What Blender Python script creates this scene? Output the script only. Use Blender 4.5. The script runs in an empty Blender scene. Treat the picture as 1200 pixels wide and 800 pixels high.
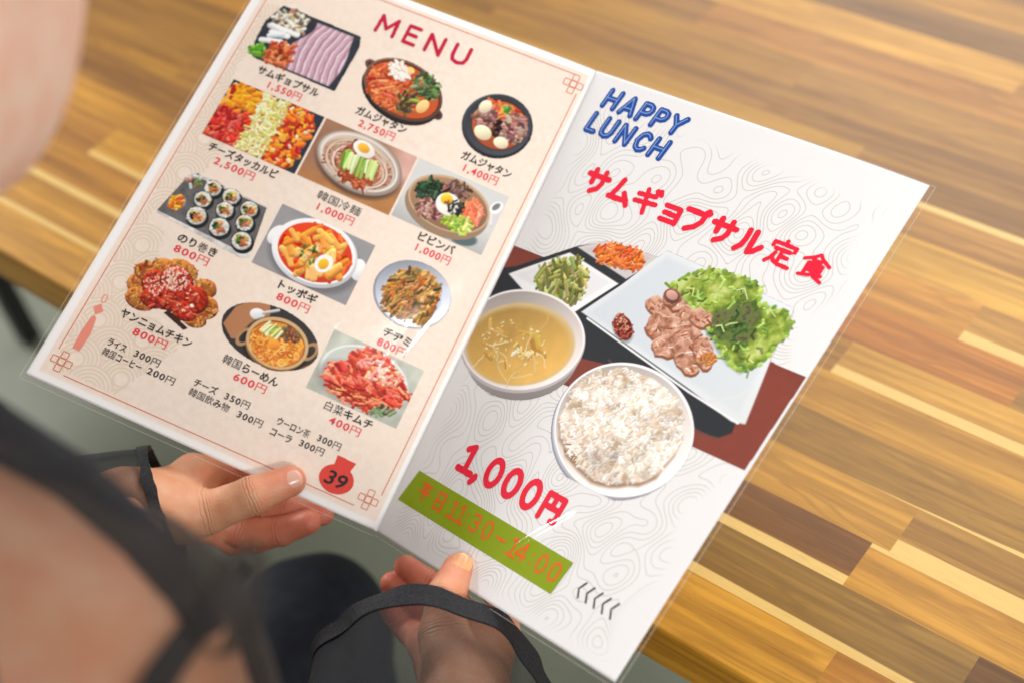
import bpy, bmesh, math, random
import numpy as np
from mathutils import Vector, Matrix

scn = bpy.context.scene
COL = scn.collection
random.seed(4)

# ------------------------------------------------------------------ camera
F = 1733.0                                    # focal length in photo pixels (1200 wide)
RW = np.array([[0.7785778, 0.37786899, -0.50103057],
               [0.61226139, -0.63253718, 0.47437612],
               [-0.13766844, -0.67610039, -0.72383400]])   # camera (right, down, ahead) -> world
CAM = np.array([0.0, 0.0, 1.44])
cam_d = bpy.data.cameras.new("camera")
cam = bpy.data.objects.new("camera", cam_d)
COL.objects.link(cam)
mw = Matrix(((RW[0, 0], -RW[0, 1], -RW[0, 2], CAM[0]),
             (RW[1, 0], -RW[1, 1], -RW[1, 2], CAM[1]),
             (RW[2, 0], -RW[2, 1], -RW[2, 2], CAM[2]),
             (0, 0, 0, 1)))
cam.matrix_world = mw
cam_d.sensor_width = 36.0
cam_d.lens = F / 1200 * 36.0
cam_d.clip_start = 0.02
cam_d.clip_end = 100
cam_d.dof.use_dof = True
cam_d.dof.focus_distance = 0.80
cam_d.dof.aperture_fstop = 4.2
scn.camera = cam

# ------------------------------------------------------------------ world, lamps, exposure
world = bpy.data.worlds.new("World")
scn.world = world
world.use_nodes = True
bg = world.node_tree.nodes["Background"]
bg.inputs[0].default_value = (1.0, 0.985, 0.97, 1)
bg.inputs[1].default_value = 0.58


def area_lamp(name, loc, target, sx, sy, power, col=(1, 1, 1)):
    d = bpy.data.lights.new(name, 'AREA')
    d.shape = 'RECTANGLE'
    d.size = sx
    d.size_y = sy
    d.energy = power
    d.color = col
    o = bpy.data.objects.new(name, d)
    COL.objects.link(o)
    o.location = loc
    v = Vector(target) - Vector(loc)
    o.rotation_euler = v.to_track_quat('-Z', 'Y').to_euler()
    return o


area_lamp("high_window_lamp", (-0.6, 3.6, 2.85), (-0.45, 0.5, 0.75), 4.2, 1.3, 100, (1.0, 0.985, 0.97))
area_lamp("left_glint_lamp", (-3.15, 0.47, 1.90), (-0.38, 0.33, 0.8), 0.50, 0.30, 40, (1.0, 0.99, 0.98))  # added lamp, placed so the white page's film creases glint
area_lamp("right_glint_lamp", (1.70, -0.27, 1.92), (-0.48, 0.38, 0.82), 0.30, 0.36, 20, (1.0, 0.99, 0.98))  # added lamp, placed to catch the crease in the cream page's film
area_lamp("side_fill_lamp", (2.7, 0.9, 2.1), (-0.4, 0.4, 0.8), 2.0, 1.8, 9, (1.0, 0.985, 0.97))  # invented fill from the side, put in to brighten the white page
area_lamp("ceiling_lamp", (-0.75, 1.85, 2.75), (-0.55, 0.4, 0.8), 1.2, 1.2, 12, (1.0, 0.97, 0.93))
area_lamp("rear_fill_lamp", (0.6, -0.9, 2.7), (-0.4, 0.35, 0.85), 0.6, 0.6, 24, (1.0, 0.98, 0.95))  # added fill behind the camera, lifts the lower part of the white page

scn.view_settings.view_transform = 'Standard'
scn.view_settings.look = 'None'
scn.view_settings.exposure = 0.02
scn.view_settings.gamma = 1.0
scn.cycles.max_bounces = 8
scn.cycles.transparent_max_bounces = 24
scn.cycles.use_denoising = True


# ------------------------------------------------------------------ helpers
def lin(c):
    c = np.asarray(c, float) / 255.0
    return np.where(c <= 0.04045, c / 12.92, ((c + 0.055) / 1.055) ** 2.4)


def lin4(c):
    r = lin(c)
    return (float(r[0]), float(r[1]), float(r[2]), 1.0)


def at(px, py, d):
    """a point seen in the photograph at (px, py), d metres along the view axis, in world metres"""
    return RW @ (np.array([(px - 600) / F, (py - 400) / F, 1.0]) * d) + CAM


def link(name, me, mats, parent=None, smooth=False):
    o = bpy.data.objects.new(name, me)
    COL.objects.link(o)
    if not isinstance(mats, (list, tuple)):
        mats = [mats]
    for m in mats:
        me.materials.append(m)
    if parent is not None:
        o.parent = parent
    if smooth and len(me.polygons):
        me.polygons.foreach_set("use_smooth", np.ones(len(me.polygons), bool))
    return o


def mesh_np(name, V, Fc):
    """mesh from vertex array and quad (or tri) array"""
    me = bpy.data.meshes.new(name)
    V = np.asarray(V, np.float32)
    Fc = np.asarray(Fc, np.int32)
    n = Fc.shape[1]
    me.vertices.add(len(V))
    me.vertices.foreach_set("co", V.ravel())
    me.loops.add(Fc.size)
    me.loops.foreach_set("vertex_index", Fc.ravel())
    me.polygons.add(len(Fc))
    me.polygons.foreach_set("loop_start", np.arange(0, Fc.size, n, dtype=np.int32))
    me.polygons.foreach_set("loop_total", np.full(len(Fc), n, np.int32))
    me.update(calc_edges=True)
    me.validate()
    return me


def vcol(me, name, C):
    a = me.attributes.new(name, 'FLOAT_COLOR', 'POINT')
    C = np.asarray(C, np.float32)
    if C.shape[1] == 3:
        C = np.concatenate([C, np.ones((len(C), 1), np.float32)], 1)
    a.data.foreach_set("color", C.ravel())


def grid_faces(n, m, mask=None):
    i, j = np.meshgrid(np.arange(n - 1), np.arange(m - 1), indexing='ij')
    if mask is not None:
        k = mask[i, j]
        i, j = i[k], j[k]
    a = (i * m + j).ravel()
    return np.stack([a, a + m, a + m + 1, a + 1], 1)


def tag(o, label=None, cat=None, kind=None, group=None):
    if label:
        o["label"] = label
    if cat:
        o["category"] = cat
    if kind:
        o["kind"] = kind
    if group:
        o["group"] = group
    return o


class NT:
    """tiny node-tree builder"""

    def __init__(self, name):
        self.m = bpy.data.materials.new(name)
        self.m.use_nodes = True
        self.t = self.m.node_tree
        self.b = self.t.nodes.get("Principled BSDF")
        self.out = self.t.nodes.get("Material Output")

    def n(self, typ, **kw):
        nd = self.t.nodes.new(typ)
        for k, v in kw.items():
            setattr(nd, k, v)
        return nd

    def l(self, a, b):
        self.t.links.new(a, b)

    def math(self, op, a, b=None, c=None, clamp=False):
        nd = self.n('ShaderNodeMath', operation=op, use_clamp=clamp)
        for i, x in enumerate((a, b, c)):
            if x is None:
                continue
            if isinstance(x, (int, float)):
                nd.inputs[i].default_value = x
            else:
                self.l(x, nd.inputs[i])
        return nd.outputs[0]

    def mix(self, f, a, b, blend='MIX'):
        nd = self.n('ShaderNodeMix', data_type='RGBA', blend_type=blend)
        for i, x in ((0, f), (6, a), (7, b)):
            if isinstance(x, (int, float)):
                nd.inputs[i].default_value = x
            elif isinstance(x, tuple):
                nd.inputs[i].default_value = x
            else:
                self.l(x, nd.inputs[i])
        return nd.outputs[2]

    def ramp(self, f, lo, hi, a=0.0, b=1.0, smooth=True):
        nd = self.n('ShaderNodeMapRange', interpolation_type='SMOOTHSTEP' if smooth else 'LINEAR')
        self.l(f, nd.inputs[0])
        for i, x in ((1, lo), (2, hi), (3, a), (4, b)):
            if isinstance(x, (int, float)):
                nd.inputs[i].default_value = x
            else:
                self.l(x, nd.inputs[i])
        return nd.outputs[0]

    def noise(self, vec, scale, detail=3.0, rough=0.5, w=None, dist=0.0):
        nd = self.n('ShaderNodeTexNoise', noise_dimensions='4D' if w is not None else '3D')
        nd.inputs['Scale'].default_value = scale
        nd.inputs['Detail'].default_value = detail
        nd.inputs['Roughness'].default_value = rough
        nd.inputs['Distortion'].default_value = dist
        if vec is not None:
            self.l(vec, nd.inputs['Vector'])
        if w is not None:
            self.l(w, nd.inputs['W'])
        return nd.outputs[0]

    def bump(self, h, strength, dist=0.001):
        nd = self.n('ShaderNodeBump')
        nd.inputs['Strength'].default_value = strength
        nd.inputs['Distance'].default_value = dist
        self.l(h, nd.inputs['Height'])
        self.l(nd.outputs[0], self.b.inputs['Normal'])

    def objco(self):
        return self.n('ShaderNodeTexCoord').outputs['Object']

    def scale(self, v, s):
        nd = self.n('ShaderNodeVectorMath', operation='MULTIPLY')
        self.l(v, nd.inputs[0])
        nd.inputs[1].default_value = s
        return nd.outputs[0]

    def set(self, **kw):
        for k, v in kw.items():
            self.b.inputs[k.replace('_', ' ')].default_value = v
        return self


# ------------------------------------------------------------------ materials
def mat_plain(name, col, rough=0.5, bump=0.0, bscale=300, var=0.0, **kw):
    t = NT(name)
    t.set(Roughness=rough, **kw)
    co = t.objco()
    nz = t.noise(co, bscale, 4)
    if var:
        dark = tuple(x * (1 - var) for x in col[:3]) + (1,)
        lite = tuple(min(1, x * (1 + var)) for x in col[:3]) + (1,)
        big = t.noise(co, bscale * 0.12, 4)
        t.l(t.mix(t.ramp(big, 0.3, 0.7), dark, lite), t.b.inputs['Base Color'])
    else:
        t.b.inputs['Base Color'].default_value = col
    if bump:
        t.bump(nz, bump)
    return t.m


def mat_print(name, rough=0.45):
    t = NT(name)
    a = t.n('ShaderNodeVertexColor', layer_name='Col')
    t.l(a.outputs[0], t.b.inputs['Base Color'])
    t.set(Roughness=rough)
    t.b.inputs['Specular IOR Level'].default_value = 0.04
    return t.m


def mat_ink(name, rgb):
    t = NT(name)
    t.b.inputs['Base Color'].default_value = lin4(rgb)
    t.set(Roughness=0.5)
    t.b.inputs['Specular IOR Level'].default_value = 0.04
    return t.m


def mat_wood(name, end=False):
    t = NT(name)
    col = t.n('ShaderNodeVertexColor', layer_name='Col')
    sp = t.n('ShaderNodeAttribute', attribute_name='Sap')
    sep = t.n('ShaderNodeSeparateXYZ')
    t.l(sp.outputs['Vector'], sep.inputs[0])
    cross, sapw, seed = sep.outputs
    co = t.objco()
    sd = t.math('MULTIPLY', seed, 37.0)
    fine = t.noise(t.scale(co, (45, 1150, 1150)), 1.0, 4, 0.65, sd)
    mid = t.noise(t.scale(co, (5.0, 130, 130)), 1.0, 5, 0.6, sd, 0.6)
    big = t.noise(t.scale(co, (3.2, 34, 34)), 1.0, 3, 0.5, sd, 1.2)
    edge = t.math('MULTIPLY_ADD', t.math('SUBTRACT', mid, 0.5), 3.2, cross)
    edge = t.math('MULTIPLY_ADD', t.math('SUBTRACT', big, 0.5), 3.0, edge)
    sm = t.ramp(t.math('SUBTRACT', sapw, edge), -0.55, 0.55)
    heart = t.mix(t.ramp(mid, 0.25, 0.75), t.mix(1.0, col.outputs[0], (0.56, 0.50, 0.42, 1), 'MULTIPLY'),
                  t.mix(1.0, col.outputs[0], (1.26, 1.28, 1.28, 1), 'MULTIPLY'))
    heart = t.mix(t.ramp(big, 0.3, 0.75), heart, t.mix(1.0, heart, (0.78, 0.74, 0.72, 1), 'MULTIPLY'))
    lines = t.math('MULTIPLY', t.ramp(t.math('ABSOLUTE', t.math('SUBTRACT', big, 0.52)), 0.0, 0.03, 1.0, 0.0),
                   t.ramp(mid, 0.4, 0.7))
    heart = t.mix(t.math('MULTIPLY', lines, 0.55), heart, t.mix(1.0, heart, (0.42, 0.34, 0.30, 1), 'MULTIPLY'))
    heart = t.mix(1.0, heart, (0.96, 0.97, 0.50, 1), 'MULTIPLY')
    c2 = t.mix(sm, heart, t.mix(mid, (0.54, 0.35, 0.10, 1), (0.64, 0.43, 0.14, 1)))
    por = t.ramp(fine, 0.30, 0.46, 1.0, 0.0)
    c3 = t.mix(t.math('MULTIPLY', por, 0.42), c2, t.mix(1.0, c2, (0.45, 0.38, 0.32, 1), 'MULTIPLY'))
    t.l(c3, t.b.inputs['Base Color'])
    t.l(t.ramp(fine, 0.2, 0.8, 0.46, 0.34), t.b.inputs['Roughness'])
    t.b.inputs['Specular IOR Level'].default_value = 0.36
    t.bump(fine, 0.10, 0.0004)
    return t.m


def mat_floor():
    t = NT("floor_vinyl")
    co = t.objco()
    a = t.noise(co, 3.0, 5)
    b = t.noise(co, 60.0, 4)
    c = t.mix(t.ramp(a, 0.35, 0.65), (0.166, 0.182, 0.134, 1), (0.200, 0.218, 0.160, 1))
    c = t.mix(t.ramp(b, 0.3, 0.7, 0.0, 0.25), c, (0.145, 0.155, 0.105, 1))
    t.l(c, t.b.inputs['Base Color'])
    t.set(Roughness=0.45)
    return t.m


def mat_film():
    t = NT("clear_laminate")
    tr = t.n('ShaderNodeBsdfTransparent')
    gl = t.n('ShaderNodeBsdfGlossy')
    gl.inputs['Roughness'].default_value = 0.085
    lw = t.n('ShaderNodeLayerWeight')
    lw.inputs[0].default_value = 0.5
    fr = t.math('MULTIPLY_ADD', t.math('POWER', lw.outputs['Facing'], 5.0), 0.65, 0.024)
    mx = t.n('ShaderNodeMixShader')
    t.l(fr, mx.inputs[0])
    t.l(tr.outputs[0], mx.inputs[1])
    t.l(gl.outputs[0], mx.inputs[2])
    t.l(mx.outputs[0], t.out.inputs['Surface'])
    t.t.nodes.remove(t.b)
    return t.m


def mat_sheer(name, col, dens, edge=0.5, weave=True, wsc=900, wamt=0.25):
    """see-through woven cloth, denser where it is seen edge-on"""
    t = NT(name)
    tr = t.n('ShaderNodeBsdfTransparent')
    t.b.inputs['Base Color'].default_value = col
    t.set(Roughness=0.75)
    t.b.inputs['Specular IOR Level'].default_value = 0.25
    lw = t.n('ShaderNodeLayerWeight')
    lw.inputs[0].default_value = 0.5
    f = t.math('MULTIPLY_ADD', t.math('POWER', lw.outputs['Facing'], 2.0), edge, dens, clamp=True)
    if weave:
        nz = t.noise(t.objco(), wsc, 3)
        f = t.math('ADD', f, t.math('MULTIPLY', t.math('SUBTRACT', nz, 0.5), wamt), clamp=True)
    mx = t.n('ShaderNodeMixShader')
    t.l(f, mx.inputs[0])
    t.l(tr.outputs[0], mx.inputs[1])
    t.l(t.b.outputs[0], mx.inputs[2])
    t.l(mx.outputs[0], t.out.inputs['Surface'])
    return t.m


def mat_skin():
    t = NT("skin")
    a = t.n('ShaderNodeVertexColor', layer_name='Col')
    co = t.objco()
    mott = t.noise(co, 90, 4)
    c = t.mix(t.ramp(mott, 0.3, 0.7, 0.0, 0.8), a.outputs[0], t.mix(1.0, a.outputs[0], (0.96, 0.74, 0.66, 1), 'MULTIPLY'))
    t.l(c, t.b.inputs['Base Color'])
    t.set(Roughness=0.48)
    t.b.inputs['Specular IOR Level'].default_value = 0.4
    t.b.inputs['Subsurface Weight'].default_value = 0.25
    t.b.inputs['Subsurface Radius'].default_value = (1.0, 0.35, 0.2)
    t.b.inputs['Subsurface Scale'].default_value = 0.004
    vo = t.n('ShaderNodeTexVoronoi')
    vo.inputs['Scale'].default_value = 900
    t.l(co, vo.inputs['Vector'])
    fold = t.noise(t.scale(co, (1, 1, 1)), 220, 5)
    h = t.math('MULTIPLY_ADD', vo.outputs['Distance'], 0.5, fold)
    # knuckle folds: fine grooves across the fingers at each joint
    A = t.n('ShaderNodeAttribute', attribute_name='Crease')
    s = t.n('ShaderNodeSeparateXYZ')
    t.l(A.outputs['Vector'], s.inputs[0])
    wob = t.math('MULTIPLY_ADD', t.math('SUBTRACT', t.noise(co, 160, 2), 0.5), 3.0, s.outputs[0])
    g = None
    for k0, wd, am in ((0.0, 0.45, 1.0), (1.9, 0.35, 0.6), (-2.2, 0.35, 0.5), (3.6, 0.3, 0.25)):
        e = t.math('MULTIPLY', t.ramp(t.math('ABSOLUTE', t.math('SUBTRACT', wob, k0)), 0.0, wd * 2, 1.0, 0.0), am)
        g = e if g is None else t.math('MAXIMUM', g, e)
    g = t.math('MULTIPLY', g, s.outputs[1])
    c = t.mix(t.math('MULTIPLY', g, 0.42), c, t.mix(1.0, c, (0.62, 0.42, 0.36, 1), 'MULTIPLY'))
    t.l(c, t.b.inputs['Base Color'])
    h = t.math('SUBTRACT', h, t.math('MULTIPLY', g, 2.2))
    t.bump(h, 0.30, 0.0007)
    return t.m


M = dict(
    wood=mat_wood("acacia_boards"),
    floor=mat_floor(),
    black_metal=mat_plain("black_painted_steel", (0.012, 0.012, 0.013, 1), 0.4, 0.05),
    paper_white=mat_plain("coated_paper", (0.84, 0.825, 0.82, 1), 0.5),
    print=mat_print("printed_ink"),
    film=mat_film(),
    seam=mat_sheer("doubled_black_chiffon", (0.014, 0.014, 0.016, 1), 0.84, 0.2),
    rim=mat_sheer("laminate_cut_edge", (0.75, 0.70, 0.62, 1), 0.26, 0.1, False),
    skin=mat_skin(),
    sheer=mat_sheer("sheer_black_chiffon", (0.018, 0.019, 0.021, 1), 0.44, 0.6),
    sheer_thin=mat_sheer("thin_black_chiffon", (0.026, 0.021, 0.018, 1), 0.38, 0.6),
    lace=mat_sheer("black_lace_band", (0.018, 0.019, 0.022, 1), 0.86, 0.25, True, 600, 0.9),
    black_cloth=mat_plain("black_knit", (0.012, 0.012, 0.014, 1), 0.85, 0.3, 500),
    navy=mat_plain("navy_trouser_cloth", (0.014, 0.018, 0.030, 1), 0.85, 0.3, 700, 0.25),
    hair=mat_plain("dark_hair", (0.012, 0.008, 0.006, 1), 0.4, 0.4, 250),
    nail=mat_plain("nail_keratin", (0.66, 0.36, 0.27, 1), 0.22),
    nail_gel=mat_plain("amber_nail_gel", (0.70, 0.33, 0.15, 1), 0.18, var=0.2, bscale=900),
)

# ------------------------------------------------------------------ floor and table
me = mesh_np("floor", [(-6, -5, 0), (5, -5, 0), (5, 7, 0), (-6, 7, 0)], [[0, 1, 2, 3]])
fl = link("floor", me, M['floor'])
tag(fl, "plain grey green vinyl floor under the table", kind="structure")

TZ = 0.72                                         # table top height
rng = np.random.default_rng(11)
ROWS = [0.3417, 0.3837, 0.4218, 0.4558, 0.4910, 0.5235, 0.5568, 0.5866, 0.6215]
while ROWS[-1] < 1.20:
    ROWS.append(ROWS[-1] + 0.0345)
X0, X1 = -2.0, 0.9
PAL = [(186, 134, 66), (176, 124, 60), (164, 116, 62), (150, 106, 60), (190, 140, 74), (172, 118, 66), (156, 96, 54), (182, 132, 78), (196, 146, 84)]
# boards seen in the photograph: (row, x0, x1, colour, sap side 1 low 2 high, sap width left, right in mm)
SEEN = [
    (0, -0.62, -0.2015, (192, 138, 62), 0, 0, 0), (0, -0.2015, 0.12, (186, 126, 58), 0, 0, 0),
    (0, -1.02, -0.62, (190, 138, 66), 2, 6, 3),
    (1, -0.60, -0.1378, (140, 104, 60), 1, 11, 5), (1, -0.1378, 0.30, (112, 74, 42), 0, 0, 0),
    (1, -1.06, -0.60, (186, 134, 66), 2, 8, 4),
    (2, -0.66, -0.2203, (118, 76, 40), 1, 6, 7), (2, -0.2203, 0.22, (184, 132, 66), 2, 3, 3),
    (2, -0.98, -0.66, (176, 122, 60), 0, 0, 0),
    (3, -0.55, -0.2095, (176, 128, 66), 0, 0, 0), (3, -0.2095, 0.25, (156, 114, 66), 1, 10, 14),
    (3, -0.93, -0.55, (190, 138, 70), 1, 5, 2),
    (4, -0.42, 0.10, (152, 112, 60), 1, -4, 9), (4, -1.1, -0.8, (178, 126, 62), 0, 0, 0),
    (5, -0.52, 0.02, (176, 128, 66), 0, 0, 0),
    (6, -0.306, 0.15, (184, 136, 74), 1, 8, 8), (6, -0.7, -0.306, (158, 112, 54), 0, 0, 0),
    (7, -0.60, -0.2006, (172, 110, 56), 0, 0, 0), (7, -0.2006, 0.2, (160, 116, 64), 0, 0, 0),
    (8, -0.2513, 0.2, (178, 130, 74), 1, 9, 9), (8, -0.62, -0.2513, (190, 134, 70), 1, -2, -2),
    (9, -0.50, -0.05, (194, 146, 80), 0, 0, 0), (10, -0.47, 0.1, (166, 118, 68), 2, 5, 8),
]
boards = list(SEEN)
for r in range(len(ROWS) - 1):
    spans = sorted([(b[1], b[2]) for b in SEEN if b[0] == r])
    gaps, x = [], X0
    for a, b in spans:
        if a > x + 1e-4:
            gaps.append((x, a))
        x = max(x, b)
    if x < X1:
        gaps.append((x, X1))
    for a, b in gaps:
        x = a
        while x < b - 1e-4:
            w = rng.uniform(0.25, 0.55)
            e = b if b - (x + w) < 0.16 else x + w
            c = np.array(PAL[rng.integers(len(PAL))]) * rng.uniform(0.80, 1.02) * 0.85 + np.array([160, 110, 54.]) * 0.15
            side = int(rng.choice([0] * 9 + [1])) if r < 9 else 0
            boards.append((r, x, e, tuple(c), side, rng.uniform(2, 6), rng.uniform(1, 5)))
            x = e
V, Q, C, S = [], [], [], []
TT = 0.040
for (r, a, b, c, side, s0, s1) in boards:
    y0, y1 = ROWS[r], ROWS[r + 1]
    wmm = (y1 - y0) * 1000
    seed = rng.uniform(0, 1)
    if side == 0:
        s0 = s1 = -9
    k = len(V)
    rd = 0.0015 if r == 0 else 0
    V += [(a, y0 + rd, TZ), (b, y0 + rd, TZ), (b, y1, TZ), (a, y1, TZ)]
    cr = (0, 0, wmm, wmm) if side < 2 else (wmm, wmm, 0, 0)
    S += [(cr[0], s0, seed), (cr[1], s1, seed), (cr[2], s1, seed), (cr[3], s0, seed)]
    C += [lin(c)] * 4
    Q.append((k, k + 1, k + 2, k + 3))
    if r == 0:                                     # rounded arris and front face
        k = len(V)
        V += [(a, y0 + rd, TZ), (a, y0 + 0.0004, TZ - 0.0005), (a, y0, TZ - rd), (a, y0, TZ - TT),
              (b, y0 + rd, TZ), (b, y0 + 0.0004, TZ - 0.0005), (b, y0, TZ - rd), (b, y0, TZ - TT)]
        S += [(0, -9, seed)] * 8
        C += [lin(c)] * 4 + [lin(c)] * 4
        for q in range(3):
            Q.append((k + q, k + q + 1, k + q + 5, k + q + 4))
k = len(V)
yb = ROWS[-1]
V += [(X0, ROWS[0], TZ - TT), (X1, ROWS[0], TZ - TT), (X1, yb, TZ - TT), (X0, yb, TZ - TT), (X0, yb, TZ), (X1, yb, TZ), (X0, ROWS[0], TZ), (X1, ROWS[0], TZ)]
S += [(0, -9, 0.3)] * 8
C += [lin((150, 104, 52))] * 8
Q += [(k, k + 3, k + 2, k + 1), (k + 3, k + 4, k + 5, k + 2), (k, k + 6, k + 4, k + 3), (k + 1, k + 2, k + 5, k + 7)]
me = mesh_np("table_top", V, Q)
vcol(me, "Col", C)
at_ = me.attributes.new("Sap", 'FLOAT_VECTOR', 'POINT')
at_.data.foreach_set("vector", np.asarray(S, np.float32).ravel())
table = bpy.data.objects.new("table", None)
COL.objects.link(table)
tag(table, "wooden dining table of glued acacia strips behind the held menu", "table")
link("table_top", me, M['wood'], table)


def box_mesh(name, lo, hi, bev=0.0):
    bm = bmesh.new()
    bmesh.ops.create_cube(bm, size=1.0)
    for v in bm.verts:
        v.co = Vector([(lo[i] + hi[i]) / 2 + v.co[i] * (hi[i] - lo[i]) for i in range(3)])
    if bev:
        bmesh.ops.bevel(bm, geom=bm.edges[:], offset=bev, segments=2, affect='EDGES')
    me = bpy.data.meshes.new(name)
    bm.to_mesh(me)
    bm.free()
    return me


for (lx, ly) in ((-1.60, 0.585), (0.6, 0.585), (-1.60, 1.05), (0.6, 1.05)):
    link("leg", box_mesh("leg", (lx - .014, ly - .014, 0.004), (lx + .014, ly + .014, TZ - TT - 0.001), 0.003), M['black_metal'], table)

# ------------------------------------------------------------------ the menu: two stiff sheets meeting in a fold
PW, PH = 214.0, 297.0
PC = {'TL': (-0.6607, 0.4974, 0.9610), 'TM': (-0.4571, 0.5435, 0.9113), 'TR': (-0.2427, 0.5392, 0.9184),
      'BL': (-0.6161, 0.2134, 0.8700), 'BM': (-0.4497, 0.2893, 0.7554), 'BR': (-0.2497, 0.2564, 0.8265)}
PCN = {'L': [np.array(PC[k]) for k in ('TL', 'TM', 'BL', 'BM')], 'R': [np.array(PC[k]) for k in ('TM', 'TR', 'BM', 'BR')]}


def page(pg, x, y, h=0.0):
    """page millimetres (x from the left edge, y from the top), h mm above the paper -> world points"""
    x = np.asarray(x, float)
    y = np.asarray(y, float)
    h = np.asarray(h, float)
    df = (PW - x) if pg == 'L' else x                # distance from the fold
    h = h - (1.4 if pg == 'L' else 0.5) * np.exp(-np.clip(df, -2, None) / 9.0) + 1.1 * np.sin(np.pi * np.clip(df / PW, 0, 1)) * np.sin(y / 62.0 + (0.4 if pg == 'L' else 2.0)) \
        - 1.4 * np.clip((df - 150) / 64, 0, 2) ** 2
    a, b, c, d = PCN[pg]
    u = (x / PW)[..., None]
    v = (y / PH)[..., None]
    p = a * (1 - u) * (1 - v) + b * u * (1 - v) + c * (1 - u) * v + d * u * v
    du = (b - a) * (1 - v) + (d - c) * v
    dv = (c - a) * (1 - u) + (d - b) * u
    n = np.cross(du, dv)
    n /= np.linalg.norm(n, axis=-1, keepdims=True)
    n = np.where(n[..., 2:3] < 0, -n, n)
    return p + n * (h[..., None] * 0.001)


def page_slab(pg, thick=0.5, step=1.5):
    nx, ny = int(PW / step) + 1, int(PH / step) + 1
    X, Y = np.meshgrid(np.linspace(0, PW, nx), np.linspace(0, PH, ny), indexing='ij')
    top = page(pg, X, Y, 0.0).reshape(-1, 3)
    bot = page(pg, X, Y, -thick).reshape(-1, 3)
    n = nx * ny
    f = grid_faces(nx, ny)
    Fq = [f[:, ::-1], f + n]
    idx = np.arange(n).reshape(nx, ny)
    for e in (idx[:, 0], idx[:, -1][::-1], idx[0, ::-1], idx[-1, :]):
        Fq.append(np.stack([e[:-1], e[1:], e[1:] + n, e[:-1] + n], 1))
    return np.concatenate([top, bot]), np.concatenate(Fq), X, Y


menu = bpy.data.objects.new("menu", None)
COL.objects.link(menu)
tag(menu, "open laminated restaurant menu with dish photos on cream and white pages held in two hands", "menu")


def wavefield(X, Y, seed, n=38, l0=24, l1=90):
    g = np.random.default_rng(seed)
    h = np.zeros_like(X)
    gx = np.zeros_like(X)
    gy = np.zeros_like(X)
    for i in range(n):
        k = 2 * np.pi / g.uniform(l0, l1)
        a = g.uniform(0, 2 * np.pi)
        p = g.uniform(0, 2 * np.pi)
        amp = g.uniform(0.6, 1.2)
        ph = k * (X * np.cos(a) + Y * np.sin(a)) + p
        h += amp * np.cos(ph)
        gx += -amp * k * np.cos(a) * np.sin(ph)
        gy += -amp * k * np.sin(a) * np.sin(ph)
    return h, gx, gy


def mat_cream():
    t = NT("cream_printed_paper")
    co = t.objco()
    a = t.noise(co, 260, 4, 0.6)
    b = t.noise(co, 25, 3)
    c = t.mix(t.ramp(a, 0.3, 0.7), lin4((229, 212, 196)), lin4((236, 221, 207)))
    c = t.mix(t.ramp(b, 0.35, 0.65, 0.0, 0.5), c, lin4((238, 219, 203)))
    # white unprinted margin
    uv = t.n('ShaderNodeAttribute', attribute_name='Pmm')
    s = t.n('ShaderNodeSeparateXYZ')
    t.l(uv.outputs['Vector'], s.inputs[0])
    x, y = s.outputs[0], s.outputs[1]
    inx = t.math('MULTIPLY', t.ramp(x, 4.6, 5.4), t.ramp(x, 211.0, 211.8, 1.0, 0.0))
    iny = t.math('MULTIPLY', t.ramp(y, 3.6, 4.4), t.ramp(y, 291.0, 293.5, 1.0, 0.0))
    c = t.mix(t.math('MULTIPLY', inx, iny), (0.86, 0.84, 0.825, 1), c)
    t.l(c, t.b.inputs['Base Color'])
    t.set(Roughness=0.5)
    t.b.inputs['Specular IOR Level'].default_value = 0.2
    return t.m


def mat_contour():
    t = NT("white_paper_with_contour_lines")
    A = t.n('ShaderNodeAttribute', attribute_name='Topo')
    s = t.n('ShaderNodeSeparateXYZ')
    t.l(A.outputs['Vector'], s.inputs[0])
    h, g, msk = s.outputs
    fr = t.math('ABSOLUTE', t.math('SUBTRACT', t.math('FRACT', h), 0.5))
    dist = t.math('DIVIDE', fr, t.math('MAXIMUM', g, 0.01))
    ln = t.ramp(dist, 0.12, 0.42, 1.0, 0.0)
    f = t.math('MULTIPLY', ln, msk)
    nz = t.noise(t.objco(), 40, 2)
    base = t.mix(nz, (0.715, 0.70, 0.695, 1), (0.735, 0.72, 0.715, 1))
    t.l(t.mix(f, base, (0.545, 0.52, 0.49, 1)), t.b.inputs['Base Color'])
    t.set(Roughness=0.5)
    t.b.inputs['Specular IOR Level'].default_value = 0.2
    return t.m


V, Fq, X, Y = page_slab('L')
me = mesh_np("page", V, Fq)
a_ = me.attributes.new("Pmm", 'FLOAT_VECTOR', 'POINT')
pm = np.stack([X.ravel(), Y.ravel(), 0 * X.ravel()], 1)
a_.data.foreach_set("vector", np.concatenate([pm, pm * 0 - 1]).astype(np.float32).ravel())
pageL = link("page", me, mat_cream(), menu)
pageL["label"] = "cream menu page with twelve captioned dish photos and a thin red frame"

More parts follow.
